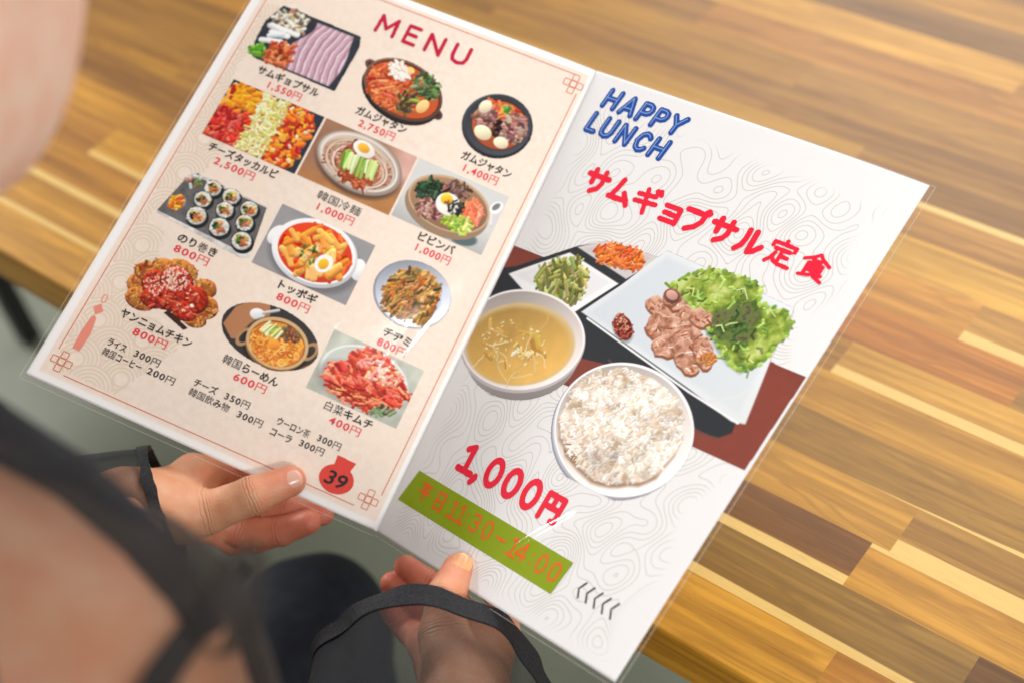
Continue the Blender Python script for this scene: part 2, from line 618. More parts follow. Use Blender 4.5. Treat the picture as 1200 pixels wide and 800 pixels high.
V, Fq, X, Y = page_slab('R', step=1.5)
me = mesh_np("page", V, Fq)
h_, gx_, gy_ = wavefield(X, Y, 8)
kk = 0.62
gr = np.hypot(gx_, gy_) * kk
msk = np.clip((X - 9) / 6, 0, 1) * np.clip((201 - X + 5 * np.sin(Y / 9)) / 5, 0, 1) * np.clip((Y - 17 - X * 0.01) / 6, 0, 1) * np.clip((293 - Y) / 6, 0, 1)
a_ = me.attributes.new("Topo", 'FLOAT_VECTOR', 'POINT')
tp = np.stack([h_.ravel() * kk, gr.ravel(), msk.ravel()], 1)
z_ = tp * 0
z_[:, 1] = 1
a_.data.foreach_set("vector", np.concatenate([tp, z_]).astype(np.float32).ravel())
pageR = link("page", me, mat_contour(), menu)
pageR["label"] = "white menu page with grey contour lines and one large lunch set photo"
PG = {'L': pageL, 'R': pageR}
ys = np.linspace(0, PH, 200)
one = np.ones_like(ys)
SP = np.stack([page('L', one * 212.6, ys, 0.03), page('L', one * 213.8, ys, 0.0), (page('L', one * PW, ys, -0.15) + page('R', one * 0.0, ys, -0.15)) / 2,
               page('R', one * 0.25, ys, 0.0), page('R', one * 0.55, ys, 0.03)], 1)
link("spine_fold", mesh_np("spine_fold", SP.reshape(-1, 3), grid_faces(200, 5)), M['paper_white'], menu, smooth=True)


# ------------------------------------------------------------------ a small painter for the printed pictures
def vnoise(X, Y, sc, seed, octv=3):
    out = np.zeros_like(X, float)
    amp, tot = 1.0, 0.0
    for o in range(octv):
        g = np.random.default_rng(seed * 131 + o)
        L = g.random((97, 97))
        x = X / sc * 2 ** o
        y = Y / sc * 2 ** o
        i = np.floor(x).astype(int)
        j = np.floor(y).astype(int)
        fx = x - i
        fy = y - j
        fx = fx * fx * (3 - 2 * fx)
        fy = fy * fy * (3 - 2 * fy)
        q = lambda a, b: L[(i + a) % 97, (j + b) % 97]
        out += amp * ((q(0, 0) * (1 - fx) + q(1, 0) * fx) * (1 - fy) + (q(0, 1) * (1 - fx) + q(1, 1) * fx) * fy)
        tot += amp
        amp *= 0.55
    return out / tot


class Paint:
    def __init__(s, x0, y0, x1, y1, res=0.33, bg=None, seed=1):
        s.r = res
        s.nx = int(round((x1 - x0) / res)) + 1
        s.ny = int(round((y1 - y0) / res)) + 1
        s.X, s.Y = np.meshgrid(np.linspace(x0, x1, s.nx), np.linspace(y0, y1, s.ny), indexing='ij')
        s.C = np.zeros((s.nx, s.ny, 3))
        s.A = np.zeros((s.nx, s.ny))
        s.x0, s.y0 = x0, y0
        s.g = np.random.default_rng(seed)
        s.seed = seed
        if bg is not None:
            s.C[:] = bg
            s.A[:] = 1

    def win(s, xa, ya, xb, yb):
        i0 = max(0, int((xa - s.x0) / s.r) - 1)
        i1 = min(s.nx, int((xb - s.x0) / s.r) + 3)
        j0 = max(0, int((ya - s.y0) / s.r) - 1)
        j1 = min(s.ny, int((yb - s.y0) / s.r) + 3)
        if i1 <= i0 or j1 <= j0:
            return None
        return slice(i0, i1), slice(j0, j1)

    def put(s, w, cov, col):
        c = cov[..., None]
        s.C[w] = s.C[w] * (1 - c) + np.asarray(col, float) * c
        s.A[w] = np.maximum(s.A[w], cov)

    def ell(s, cx, cy, rx, ry, col, ang=0.0, soft=0.0, shade=0.0, light=(-0.5, -0.8)):
        R = max(rx, ry) + soft + 1
        w = s.win(cx - R, cy - R, cx + R, cy + R)
        if w is None:
            return
        dx = s.X[w] - cx
        dy = s.Y[w] - cy
        c_, s_ = math.cos(ang), math.sin(ang)
        u = (dx * c_ + dy * s_) / rx
        v = (-dx * s_ + dy * c_) / ry
        d = np.hypot(u, v)
        e = max(soft, s.r) / min(rx, ry)
        cov = np.clip((1 - d) / e + 0.5, 0, 1)
        cc = np.asarray(col, float)
        if shade:
            sh = 1 + shade * ((dx * light[0] + dy * light[1]) / R)
            cc = np.clip(cc * sh[..., None], 0, 255)
        s.put(w, cov, cc)

    def ring(s, cx, cy, rx, ry, wd, col, ang=0.0):
        R = max(rx, ry) + wd + 1
        w = s.win(cx - R, cy - R, cx + R, cy + R)
        if w is None:
            return
        dx = s.X[w] - cx
        dy = s.Y[w] - cy
        c_, s_ = math.cos(ang), math.sin(ang)
        d = np.hypot((dx * c_ + dy * s_) / rx, (-dx * s_ + dy * c_) / ry)
        cov = np.clip((wd / 2 - np.abs(d - 1) * min(rx, ry)) / s.r + 0.5, 0, 1)
        s.put(w, cov, col)

    def poly(s, pts, col, soft=0.0):
        P = np.asarray(pts, float)
        w = s.win(P[:, 0].min() - 1, P[:, 1].min() - 1, P[:, 0].max() + 1, P[:, 1].max() + 1)
        if w is None:
            return
        X, Y = s.X[w], s.Y[w]
        ins = np.zeros(X.shape, bool)
        dm = np.full(X.shape, 1e9)
        n = len(P)
        for i in range(n):
            a, b = P[i], P[(i + 1) % n]
            if a[1] != b[1]:
                c = ((a[1] > Y) != (b[1] > Y)) & (X < (b[0] - a[0]) * (Y - a[1]) / (b[1] - a[1]) + a[0])
                ins ^= c
            ab = b - a
            t = np.clip(((X - a[0]) * ab[0] + (Y - a[1]) * ab[1]) / max(ab @ ab, 1e-9), 0, 1)
            dm = np.minimum(dm, np.hypot(X - a[0] - t * ab[0], Y - a[1] - t * ab[1]))
        sd = np.where(ins, dm, -dm)
        s.put(w, np.clip(sd / max(soft, s.r) + 0.5, 0, 1), col)

    def cap(s, xa, ya, xb, yb, r, col, shade=0.25, r2=None):
        r2 = r if r2 is None else r2
        R = max(r, r2) + 0.6
        w = s.win(min(xa, xb) - R, min(ya, yb) - R, max(xa, xb) + R, max(ya, yb) + R)
        if w is None:
            return
        dx, dy = xb - xa, yb - ya
        L2 = max(dx * dx + dy * dy, 1e-9)
        X, Y = s.X[w], s.Y[w]
        t = np.clip(((X - xa) * dx + (Y - ya) * dy) / L2, 0, 1)
        rr = r + (r2 - r) * t
        ex = X - xa - t * dx
        ey = Y - ya - t * dy
        d = np.hypot(ex, ey)
        cov = np.clip((rr - d) / s.r + 0.5, 0, 1)
        cc = np.asarray(col, float)
        if shade:
            sh = 1 + shade * (-ex * 0.5 - ey * 0.9) / rr
            cc = np.clip(cc * sh[..., None], 0, 255)
        s.put(w, cov, cc)

    def path(s, pts, r, col, shade=0.0):
        for a, b in zip(pts[:-1], pts[1:]):
            s.cap(a[0], a[1], b[0], b[1], r, col, shade)

    def rnd(s, a, b):
        return s.g.uniform(a, b)

    def pick(s, cols, j=12):
        c = np.array(cols[s.g.integers(len(cols))], float)
        return np.clip(c + s.g.normal(0, j, 3) * 0.6 + s.g.normal(0, j), 0, 255)

    def scat(s, n, inside, cols, ln, r, ang=None, jit=12, shade=0.3):
        """n short strokes at points accepted by inside(x, y)"""
        x0, y0, x1, y1 = inside[0]
        k = 0
        for _ in range(n * 6):
            x, y = s.rnd(x0, x1), s.rnd(y0, y1)
            if not inside[1](x, y):
                continue
            a = s.rnd(0, 2 * math.pi) if ang is None else s.g.normal(ang[0], ang[1])
            L = s.rnd(*ln) / 2
            s.cap(x - L * math.cos(a), y - L * math.sin(a), x + L * math.cos(a), y + L * math.sin(a), s.rnd(*r), s.pick(cols, jit), shade)
            k += 1
            if k >= n:
                break

    def tex(s, sc, amt, seed=5, where=None, oct=3):
        f = 1 + amt * (vnoise(s.X + 300, s.Y + 300, sc, seed, oct) - 0.5) * 2
        if where is not None:
            f = 1 + (f - 1) * where
        s.C = np.clip(s.C * f[..., None], 0, 255)

    def field(s, pts, pal, sc, seed, soft=0.6, stretch=(1.0, 1.0), gain=1.7):
        """fill an outline with a colour field running through a palette"""
        P = np.asarray(pts, float)
        n = 0.6 * vnoise(s.X * stretch[0] + 200, s.Y * stretch[1] + 200, sc, seed, 3) + 0.4 * vnoise(s.X * stretch[0] + 70, s.Y * stretch[1] + 70, sc * 0.35, seed + 1, 3)
        t = np.clip((n - 0.5) * gain + 0.5, 0, 0.999) * (len(pal) - 1)
        i = t.astype(int)
        f = (t - i)[..., None]
        pa = np.array(pal, float)
        col = pa[i] * (1 - f) + pa[i + 1] * f
        tmp = Paint.__new__(Paint)
        tmp.__dict__.update(s.__dict__)
        tmp.C = np.zeros_like(s.C)
        tmp.A = np.zeros_like(s.A)
        tmp.poly(pts, (255, 255, 255), soft)
        m = tmp.C[..., :1] / 255.0
        s.C = s.C * (1 - m) + col * m
        s.A = np.maximum(s.A, tmp.A)

    def sheet(s, pg, name, h, label=None):
        """link the painted picture as a sheet lying h mm above the paper"""
        P = page(pg, s.X, s.Y, h).reshape(-1, 3)
        m = s.A >= 0.5
        fm = m[:-1, :-1] & m[1:, :-1] & m[:-1, 1:] & m[1:, 1:]
        f = grid_faces(s.nx, s.ny, fm)[:, ::-1]
        used = np.unique(f)
        mp = np.full(s.nx * s.ny, -1)
        mp[used] = np.arange(len(used))
        me = mesh_np(name, P[used], mp[f])
        vcol(me, "Col", np.clip(lin(s.C.reshape(-1, 3)[used]), 0.003, 0.86))
        o = link(name, me, M['print'], PG[pg])
        if label:
            o["label"] = label
        return o


def inell(cx, cy, rx, ry, ang=0.0):
    c_, s_ = math.cos(ang), math.sin(ang)
    R = max(rx, ry)
    return ((cx - R, cy - R, cx + R, cy + R),
            lambda x, y: (((x - cx) * c_ + (y - cy) * s_) / rx) ** 2 + ((-(x - cx) * s_ + (y - cy) * c_) / ry) ** 2 < 1)


def inpoly(P):
    P = np.asarray(P, float)

    def f(x, y):
        r = False
        n = len(P)
        for i in range(n):
            a, b = P[i], P[(i + 1) % n]
            if (a[1] > y) != (b[1] > y) and x < (b[0] - a[0]) * (y - a[1]) / (b[1] - a[1]) + a[0]:
                r = not r
        return r
    return ((P[:, 0].min(), P[:, 1].min(), P[:, 0].max(), P[:, 1].max()), f)


# ------------------------------------------------------------------ the twelve dishes of the cream page (page millimetres)
RED = [(196, 52, 26), (214, 76, 34), (176, 36, 22), (226, 104, 44), (150, 30, 20)]
ORNG = [(232, 120, 40), (240, 150, 60), (214, 92, 30)]
H_PHOTO = 0.10


def dish_pork():
    p = Paint(14, 31, 78, 73, seed=11)
    oc = [(20.5, 32), (74.5, 33), (77, 40), (76, 71.5), (20, 71), (15.8, 61), (15, 46)]
    p.poly(oc, (46, 50, 58))
    p.tex(6, 0.15)
    W = np.zeros_like(p.X)
    # pork belly: curved pink and white bands
    ph = p.X + 3.5 * np.sin((p.Y - 30) / 12.0) + 2.6 * (vnoise(p.X, p.Y, 9, 3) - 0.5) + 0.10 * (p.Y - 50)
    k = ph / 4.3
    fr = k - np.floor(k)
    nz = vnoise(p.X * 1.0, p.Y * 0.35, 2.2, 9)
    pal = np.array([(222, 206, 216), (196, 150, 166), (168, 108, 128), (210, 186, 198), (232, 222, 228), (186, 132, 150), (222, 206, 216)], float)
    t = np.clip(fr + 0.25 * (nz - 0.5), 0, 0.999) * 6
    i = t.astype(int)
    f = (t - i)[..., None]
    band = pal[i] * (1 - f) + pal[np.minimum(i + 1, 6)] * f
    edge = np.clip(1 - np.abs(fr - 0.04) * 16, 0, 1)[..., None]
    band = band * (1 - 0.35 * edge)
    xl = 41 + 3 * np.sin(p.Y / 5.0) - 0.12 * (p.Y - 52)
    xr = 72.5 + 1.5 * np.sin(p.Y / 7.0)
    cov = (np.clip(p.X - xl, 0, 1) * np.clip(xr - p.X, 0, 1) * np.clip(p.Y - 34.5, 0, 1) * np.clip(70.4 - p.Y, 0, 1) * (p.A > 0.5))[..., None]
    p.C = p.C * (1 - cov) + band * cov
    # mushrooms, white slices, kimchi, leaf
    p.scat(110, inpoly([(21, 36), (30, 33), (41, 35), (40, 46), (18, 48)]), [(222, 212, 190), (190, 176, 150), (150, 130, 104), (236, 230, 216), (96, 84, 70)], (1, 4), (0.7, 1.5))
    for q in range(7):
        y = 45 + q * 1.6
        p.cap(19 + p.rnd(0, 5), y + p.rnd(0, 4), 28 + p.rnd(0, 11), y + p.rnd(-1, 4), 1.7, p.pick([(232, 232, 228), (212, 214, 216), (244, 244, 240)], 5), 0.2)
    p.scat(28, inell(21, 66, 5.5, 4.2), [(96, 150, 44), (128, 178, 60), (70, 120, 36)], (2, 5), (0.7, 1.3))
    p.scat(110, inpoly([(27, 58), (40, 54), (42, 64), (40, 71), (27, 70)]), [(188, 84, 44), (212, 110, 62), (160, 60, 34), (226, 140, 90)], (2, 5), (0.6, 1.2))
    p.A[:] = np.where(p.A > 0.5, p.A, 0)
    return p, "photo of sliced pork belly and mushrooms on a dark octagonal plate"


def dish_stew_oval():
    p = Paint(84, 33, 144, 76, seed=12)
    for x, y in ((88, 47), (138.5, 60)):
        p.ell(x, y, 4.2, 3.2, (96, 66, 56), 0.4, shade=0.4)
        p.ell(x, y, 2.0, 1.4, (54, 36, 32), 0.4)
    p.ell(113, 56.6, 26.5, 17.5, (40, 34, 32), 0.17)
    p.ell(113, 53.8, 26.5, 17.3, (112, 76, 62), 0.17, shade=0.25)
    p.ell(113, 53.8, 24.6, 15.6, (66, 38, 30), 0.17)
    p.ell(113, 54.2, 24.0, 15.0, (192, 84, 42), 0.17)
    p.scat(330, inell(108, 55, 18, 13, 0.17), [(206, 100, 54), (186, 74, 38), (224, 128, 80), (160, 58, 32), (214, 110, 64)], (1.5, 5), (0.5, 1.1), (0.5, 1.0))
    p.scat(70, inell(125, 46, 9, 7, 0.4), [(70, 96, 52), (96, 124, 70), (50, 70, 40), (150, 160, 110)], (1.5, 4), (0.6, 1.3))
    p.scat(26, inell(118, 58, 6, 5), [(134, 150, 60), (160, 120, 60), (90, 60, 40)], (1.5, 4), (0.6, 1.2))
    p.scat(50, inell(106, 44, 7, 4.5, 0.6), [(240, 226, 212), (226, 206, 190), (248, 240, 230)], (2, 6), (0.5, 1.0), (0.6, 0.5), 6)
    p.ell(112, 41, 2.6, 1.8, (238, 206, 120), 0.3)
    p.scat(30, inell(119, 64, 5, 3.5), [(80, 60, 40), (60, 44, 36), (110, 96, 60)], (1, 3), (0.5, 1.0))
    p.ell(128.5, 59, 3.4, 4.6, (240, 196, 128), 0.3, shade=0.2)
    return p, "photo of spicy stew in a brown oval pot with two handles"


def dish_stew_round():
    p = Paint(151, 30, 199, 74, seed=13)
    p.ell(174.6, 52.6, 21.5, 19.8, (52, 58, 66), shade=0.5)
    p.ell(174.9, 52, 19.8, 18.2, (62, 64, 70), shade=-0.2)
    p.ell(175.4, 51.6, 16.8, 15.2, (58, 36, 30))
    p.ell(175.4, 51.8, 16.2, 14.6, (178, 84, 50), shade=0.15)
    p.scat(60, inell(175, 46, 14, 8), [(206, 104, 56), (190, 80, 44), (224, 130, 80)], (2, 5), (0.6, 1.2))
    p.scat(75, inell(166, 51, 6.5, 6), [(140, 96, 88), (170, 126, 116), (110, 70, 62)], (1.5, 4), (0.6, 1.3))
    p.scat(120, inell(184, 50.5, 7.5, 8.5), [(132, 92, 86), (164, 120, 112), (190, 150, 138), (100, 62, 56)], (1.5, 4), (0.6, 1.3))
    p.scat(16, inell(175.5, 53, 2.4, 5), [(40, 26, 24), (60, 36, 32)], (1, 3), (0.6, 1.1))
    p.ell(163, 44.5, 3.6, 4.4, (232, 216, 186), 0.3, shade=0.25)
    p.ell(168.5, 59.5, 5.6, 4.2, (234, 220, 186), 0.2, shade=0.25)
    p.ell(181, 61, 4.6, 3.4, (236, 222, 190), 0.0, shade=0.25)
    p.ell(175, 41.5, 3.4, 3.0, (226, 166, 74))
    p.scat(18, inell(175.6, 41.4, 2.4, 2.2), [(70, 120, 50), (100, 150, 66)], (1, 2), (0.5, 0.9))
    return p, "photo of meat and potato stew in a round black stone bowl"


def dish_cheese():
    p = Paint(16.8, 88.5, 78, 127.7, bg=(44, 50, 62), seed=14)
    reg = inpoly([(19, 93), (24, 89.5), (70, 89.5), (76, 96), (74, 124), (69, 127.2), (17, 127.2)])
    p.scat(620, reg, [(222, 90, 26), (236, 130, 40), (200, 52, 26), (178, 34, 24), (232, 110, 34), (244, 160, 60)], (1, 4.5), (0.8, 1.8))
    p.scat(150, inpoly([(17, 108), (40, 108), (38, 127), (17, 127)]), [(190, 34, 30), (168, 28, 28), (214, 60, 40), (226, 110, 90)], (1.5, 5), (0.6, 1.4))
    p.scat(40, inpoly([(22, 90), (40, 90), (36, 104), (22, 104)]), [(246, 160, 30), (240, 140, 24)], (1.5, 4), (0.9, 1.8))
    p.scat(26, inpoly([(57, 90), (75, 92), (74, 126), (57, 126)]), [(248, 200, 160), (244, 170, 40)], (0.8, 2), (0.6, 1.2))
    p.scat(430, inpoly([(39, 89), (56, 89), (55, 127), (39, 127)]), [(226, 220, 140), (240, 236, 170), (206, 196, 104), (246, 244, 196), (214, 208, 120)], (1.2, 4), (0.35, 0.7))
    return p, "photo of spicy chicken with a stripe of shredded cheese"


def dish_cold_noodle():
    p = Paint(79.4, 88.5, 139.6, 127.3, bg=(160, 116, 90), seed=15)
    cov = np.clip((p.Y - 112 + 0.15 * (p.X - 110)) / 12, 0, 1)[..., None]
    p.C = p.C * (1 - cov) + np.array([178, 124, 74.]) * cov
    cov = np.clip((p.X - 118 - (p.Y - 90) * 0.3) / 14, 0, 1)[..., None] * np.clip((112 - p.Y) / 10, 0, 1)[..., None]
    p.C = p.C * (1 - cov) + np.array([206, 164, 152.]) * cov
    p.tex(10, 0.1)
    p.ell(110, 108, 27.5, 17.5, (100, 76, 62), 0.1, soft=2)
    p.ell(109.5, 105.5, 27.8, 17.4, (150, 134, 122), 0.1)
    p.ell(109.5, 105.5, 26.5, 16.3, (186, 170, 158), 0.1, shade=0.2)
    p.ring(109.5, 105.5, 24.5, 14.8, 0.8, (228, 220, 214), 0.1)
    p.ell(109, 107, 21, 12.5, (168, 108, 78), 0.1, soft=3)
    p.scat(150, inell(109, 108, 21, 12), [(190, 150, 118), (164, 98, 64), (206, 176, 150), (150, 80, 50)], (3, 8), (0.35, 0.6), None, 10)
    for q in range(9):
        p.ring(109 + p.rnd(-2, 2), 107 + p.rnd(-1, 1), 18 + p.rnd(-1, 4), 11 + p.rnd(-1, 2.5), 0.5, p.pick([(214, 198, 180), (176, 150, 128)], 10), 0.1)
    p.scat(70, inell(110, 115, 12, 5), [(170, 76, 44), (150, 62, 38), (196, 104, 62)], (1, 3), (0.5, 1.0))
    for q in range(19):
        x = 99 + q * 1.15
        p.cap(x, 103 + p.rnd(-2, 1), x + 1.5 + p.rnd(-1, 1), 111 + p.rnd(-2, 3), 0.95, p.pick([(150, 186, 80), (196, 216, 140), (110, 150, 50), (224, 232, 186)], 8), 0.2)
    p.scat(10, inell(103, 98, 5, 2.5), [(150, 70, 48), (130, 60, 40)], (1, 3), (0.8, 1.2))
    p.ell(108.5, 97, 7.2, 4.6, (240, 234, 226), 0.2, shade=0.12)
    p.ell(108, 96.4, 4.0, 2.8, (242, 176, 60), 0.2, shade=0.25)
    return p, "photo of cold noodles with egg and cucumber in a glass bowl"


def dish_bibimbap():
    p = Paint(141, 88.5, 199.6, 126.5, bg=(206, 206, 204), seed=16)
    cov = np.clip((p.Y - 112) / 14, 0, 1)[..., None]
    p.C = p.C * (1 - 0.14 * cov)
    p.ell(186, 122, 8, 4, (88, 104, 106), -0.2, soft=1.0)
    p.ell(169, 110, 26, 16.5, (150, 124, 100), 0.0)
    p.ell(169, 106.5, 25.6, 15.8, (196, 164, 132), 0.0)
    p.ell(169, 106.8, 24.2, 14.7, (150, 116, 88), 0.0, shade=0.2)
    p.scat(90, inell(155, 103.5, 8, 7), [(40, 62, 42), (60, 84, 56), (28, 44, 32)], (1.5, 4), (0.6, 1.2))
    p.scat(60, inell(170, 97, 9, 4.5), [(112, 78, 72), (150, 110, 100), (80, 54, 50)], (1.5, 4), (0.5, 1.1))
    p.scat(60, inell(184, 106, 6, 7), [(232, 122, 84), (222, 104, 70), (240, 150, 112)], (2, 6), (0.4, 0.8), (1.2, 0.4))
    p.scat(70, inell(178, 115, 9, 5), [(176, 196, 84), (140, 166, 60), (206, 216, 130)], (1.5, 4), (0.7, 1.2))
    p.scat(90, inell(160, 114, 8.5, 5.5), [(138, 92, 84), (170, 124, 112), (100, 66, 60), (190, 150, 140)], (1.2, 3), (0.5, 1.1))
    p.ell(168.5, 107, 7.5, 6.5, (240, 236, 228), 0.2, shade=0.1)
    p.scat(40, inell(174, 107, 5, 4.4), [(44, 48, 42), (70, 72, 60), (34, 36, 32)], (0.8, 2.4), (0.4, 0.8))
    p.ell(166.5, 104.5, 3.7, 3.4, (240, 186, 46), 0, shade=0.3)
    p.scat(9, inell(168, 106, 2, 1.5), [(120, 70, 40)], (0.5, 1), (0.3, 0.5))
    p.ell(195.5, 97.5, 3.2, 4.4, (236, 236, 236), 0.5)
    p.ell(195.2, 97.0, 1.6, 2.8, (120, 122, 124), 0.5, soft=0.6)
    p.cap(194, 101, 197, 108, 0.7, (222, 222, 222), 0.3)
    return p, "photo of a rice bowl with vegetables and a fried egg"


def dish_rolls():
    p = Paint(15, 150.5, 79, 187, seed=17)
    p.poly([(16, 182.3), (22.5, 153), (26, 150.8), (73, 152.5), (78, 184.5), (72, 186.5)], (206, 204, 202))
    p.poly([(16.6, 181), (23, 153), (73, 153), (76.5, 176), (70, 183)], (98, 96, 96))
    p.tex(4, 0.2)

    def roll(x, y, r):
        p.ell(x + 1.2, y + 1.0, r + 0.9, r * 0.95 + 0.9, (30, 32, 34))
        p.ell(x, y, r + 0.5, r * 0.95 + 0.4, (44, 48, 46))
        p.ell(x, y, r - 0.1, r * 0.94, (206, 206, 196), shade=0.12)
        p.scat(40, inell(x, y, r * 0.92, r * 0.86), [(226, 226, 216), (190, 190, 180), (236, 236, 230)], (0.6, 1.6), (0.3, 0.5))
        q = inell(x + p.rnd(-.3, .3), y, r * 0.6, r * 0.52)
        p.scat(12, q, [(206, 160, 90), (214, 180, 120), (190, 130, 70)], (1, 2.5), (0.6, 1.1))
        p.scat(5, inell(x - r * .2, y, r * .4, r * .4), [(60, 84, 40), (90, 120, 50), (34, 50, 30)], (1, 2), (0.6, 1.0))
        p.scat(5, inell(x + r * .2, y + r * .2, r * .4, r * .3), [(206, 110, 50), (176, 96, 84), (150, 90, 60)], (1, 2.2), (0.5, 0.9))
    p.scat(40, inell(27, 156, 5, 4), [(206, 206, 196), (180, 120, 100), (110, 120, 70), (60, 64, 60)], (1, 2.5), (0.6, 1.1))
    for (x, y) in ((39, 155.5), (51, 155.5), (64, 158), (37, 164), (51.5, 164.5), (65.5, 166.5)):
        roll(x, y, 5.0)
    for (x, y) in ((38.5, 174.5), (53.5, 175), (69, 177)):
        roll(x, y, 5.7)
    p.ell(24.5, 172, 4.6, 5.4, (150, 146, 140), 0.6)
    p.scat(34, inell(24.5, 172, 3.4, 4.4), [(240, 160, 30), (226, 130, 24), (250, 186, 60), (214, 90, 40)], (1, 2.8), (0.6, 1.1))
    return p, "photo of sliced rice rolls wrapped in seaweed"


def dish_tteok():
    p = Paint(80, 146.8, 140.6, 186, bg=(150, 148, 150), seed=18)
    p.tex(12, 0.08)
    p.ell(112, 169, 28, 19, (116, 114, 118), 0.0, soft=3)
    p.ell(85.6, 165, 4.5, 6.5, (240, 240, 240), 0.3, shade=0.15)
    p.ell(138, 164, 4.5, 6.5, (236, 236, 238), -0.3, shade=0.15)
    p.ell(110.5, 165.6, 26.0, 19.8, (226, 226, 230), 0.0, shade=0.25)
    p.ell(110.5, 164.8, 24.2, 18.4, (246, 244, 244))
    p.ell(110.5, 165.2, 22.6, 17.0, (214, 64, 28), shade=0.1)
    p.scat(100, inell(110.5, 165, 21, 15.5), [(222, 80, 30), (206, 50, 24), (236, 110, 44)], (2, 5), (0.7, 1.4))
    for q in range(46):
        a = p.rnd(0, 6.283)
        r = math.sqrt(p.rnd(0, 1))
        x, y = 110.5 + 18.5 * r * math.cos(a), 165.5 + 12.8 * r * math.sin(a)
        b = p.rnd(0.3, 2.6)
        L = p.rnd(2.5, 5)
        p.cap(x - L * math.cos(b), y - L * math.sin(b), x + L * math.cos(b), y + L * math.sin(b), p.rnd(1.5, 2.1), p.pick([(242, 150, 50), (246, 170, 80), (236, 126, 40), (248, 186, 104)], 8), 0.35)
    p.scat(34, inell(108, 166, 6, 6.5), [(90, 120, 50), (124, 150, 70), (60, 90, 40), (226, 190, 140)], (0.8, 2), (0.4, 0.8))
    p.ell(118, 169, 5.0, 5.8, (250, 246, 236), 0.4)
    p.ell(118, 169.4, 3.0, 3.4, (240, 180, 40), 0.3, shade=0.2)
    return p, "photo of rice cakes in red sauce with half an egg"


def dish_pancake():
    p = Paint(148, 142.5, 198, 186, seed=19)
    p.ell(172.8, 164, 23.6, 19.8, (150, 152, 166), shade=-0.1)
    p.ell(173.3, 163.6, 22.6, 18.9, (200, 206, 220), shade=-0.35)
    p.ell(173, 164, 17.5, 14.2, (188, 196, 212), soft=1.5)
    out = [(158.5, 174), (157, 166), (158, 157), (166, 152.5), (176, 150.5), (184, 152), (187.5, 160), (188.5, 170), (186, 177.5), (178, 176), (171, 179.5), (164, 178)]
    p.poly([(a + .8, b + 1) for a, b in out], (120, 110, 100))
    p.poly(out, (166, 116, 56))
    p.scat(420, inpoly(out), [(176, 124, 60), (150, 98, 46), (196, 148, 80), (120, 80, 40), (206, 160, 90), (140, 106, 58)], (2, 7), (0.5, 1.1), (1.9, 0.5))
    p.scat(60, inpoly(out), [(110, 96, 50), (90, 70, 40), (196, 110, 50)], (1, 4), (0.4, 0.8), (1.9, 0.6))
    return p, "photo of a savoury pancake on a pale round plate"


def dish_chicken():
    p = Paint(20, 201, 78, 240, seed=20)
    p.poly([(51, 231), (66, 236), (64, 238.5), (49, 234)], (60, 40, 36))
    lumps = [(30, 224, 8, 7, 1), (37, 211, 8, 6.5, 1), (28, 216, 6, 5, 1), (34, 232, 9, 6, 1), (47, 207, 9, 6, 1), (63, 211, 7, 5.5, 1), (68, 221, 8, 6.5, 1), (66, 229, 7, 5, 1),
             (37, 220, 8, 7, 0), (47, 214, 9.5, 8, 0), (46, 225, 8, 7, 0), (60, 220, 9, 8, 0), (40, 229, 7, 5, 0), (59, 228, 7, 5, 0)]
    for (x, y, a, b, k) in lumps:
        p.ell(x + .3, y + .6, a + .3, b + .3, (90, 34, 18))
        p.ell(x, y, a, b, (186, 116, 50) if k else (158, 46, 30), p.rnd(-.5, .5), shade=0.6)
        cs = [(196, 130, 60), (170, 96, 40), (206, 146, 80), (150, 70, 34)] if k else [(168, 44, 32), (140, 30, 24), (190, 64, 44), (206, 84, 60)]
        p.scat(55, inell(x, y, a * .95, b * .95), cs, (1, 3), (0.4, 0.9))
        if not k:
            p.scat(7, inell(x - a * .2, y - b * .3, a * .6, b * .4), [(250, 210, 190), (236, 150, 120)], (0.4, 1.2), (0.2, 0.45), None, 6, 0)
    p.scat(115, inell(46, 213, 8, 7), [(250, 232, 214), (240, 214, 190)], (0.5, 1.0), (0.22, 0.36), None, 6, 0)
    p.scat(40, inell(39, 221, 9, 5), [(248, 226, 206)], (0.4, 0.9), (0.2, 0.33), None, 6, 0)
    p.ell(61.5, 223.5, 1.2, 1.0, (255, 236, 226))
    return p, "photo of red glazed fried chicken with sesame"


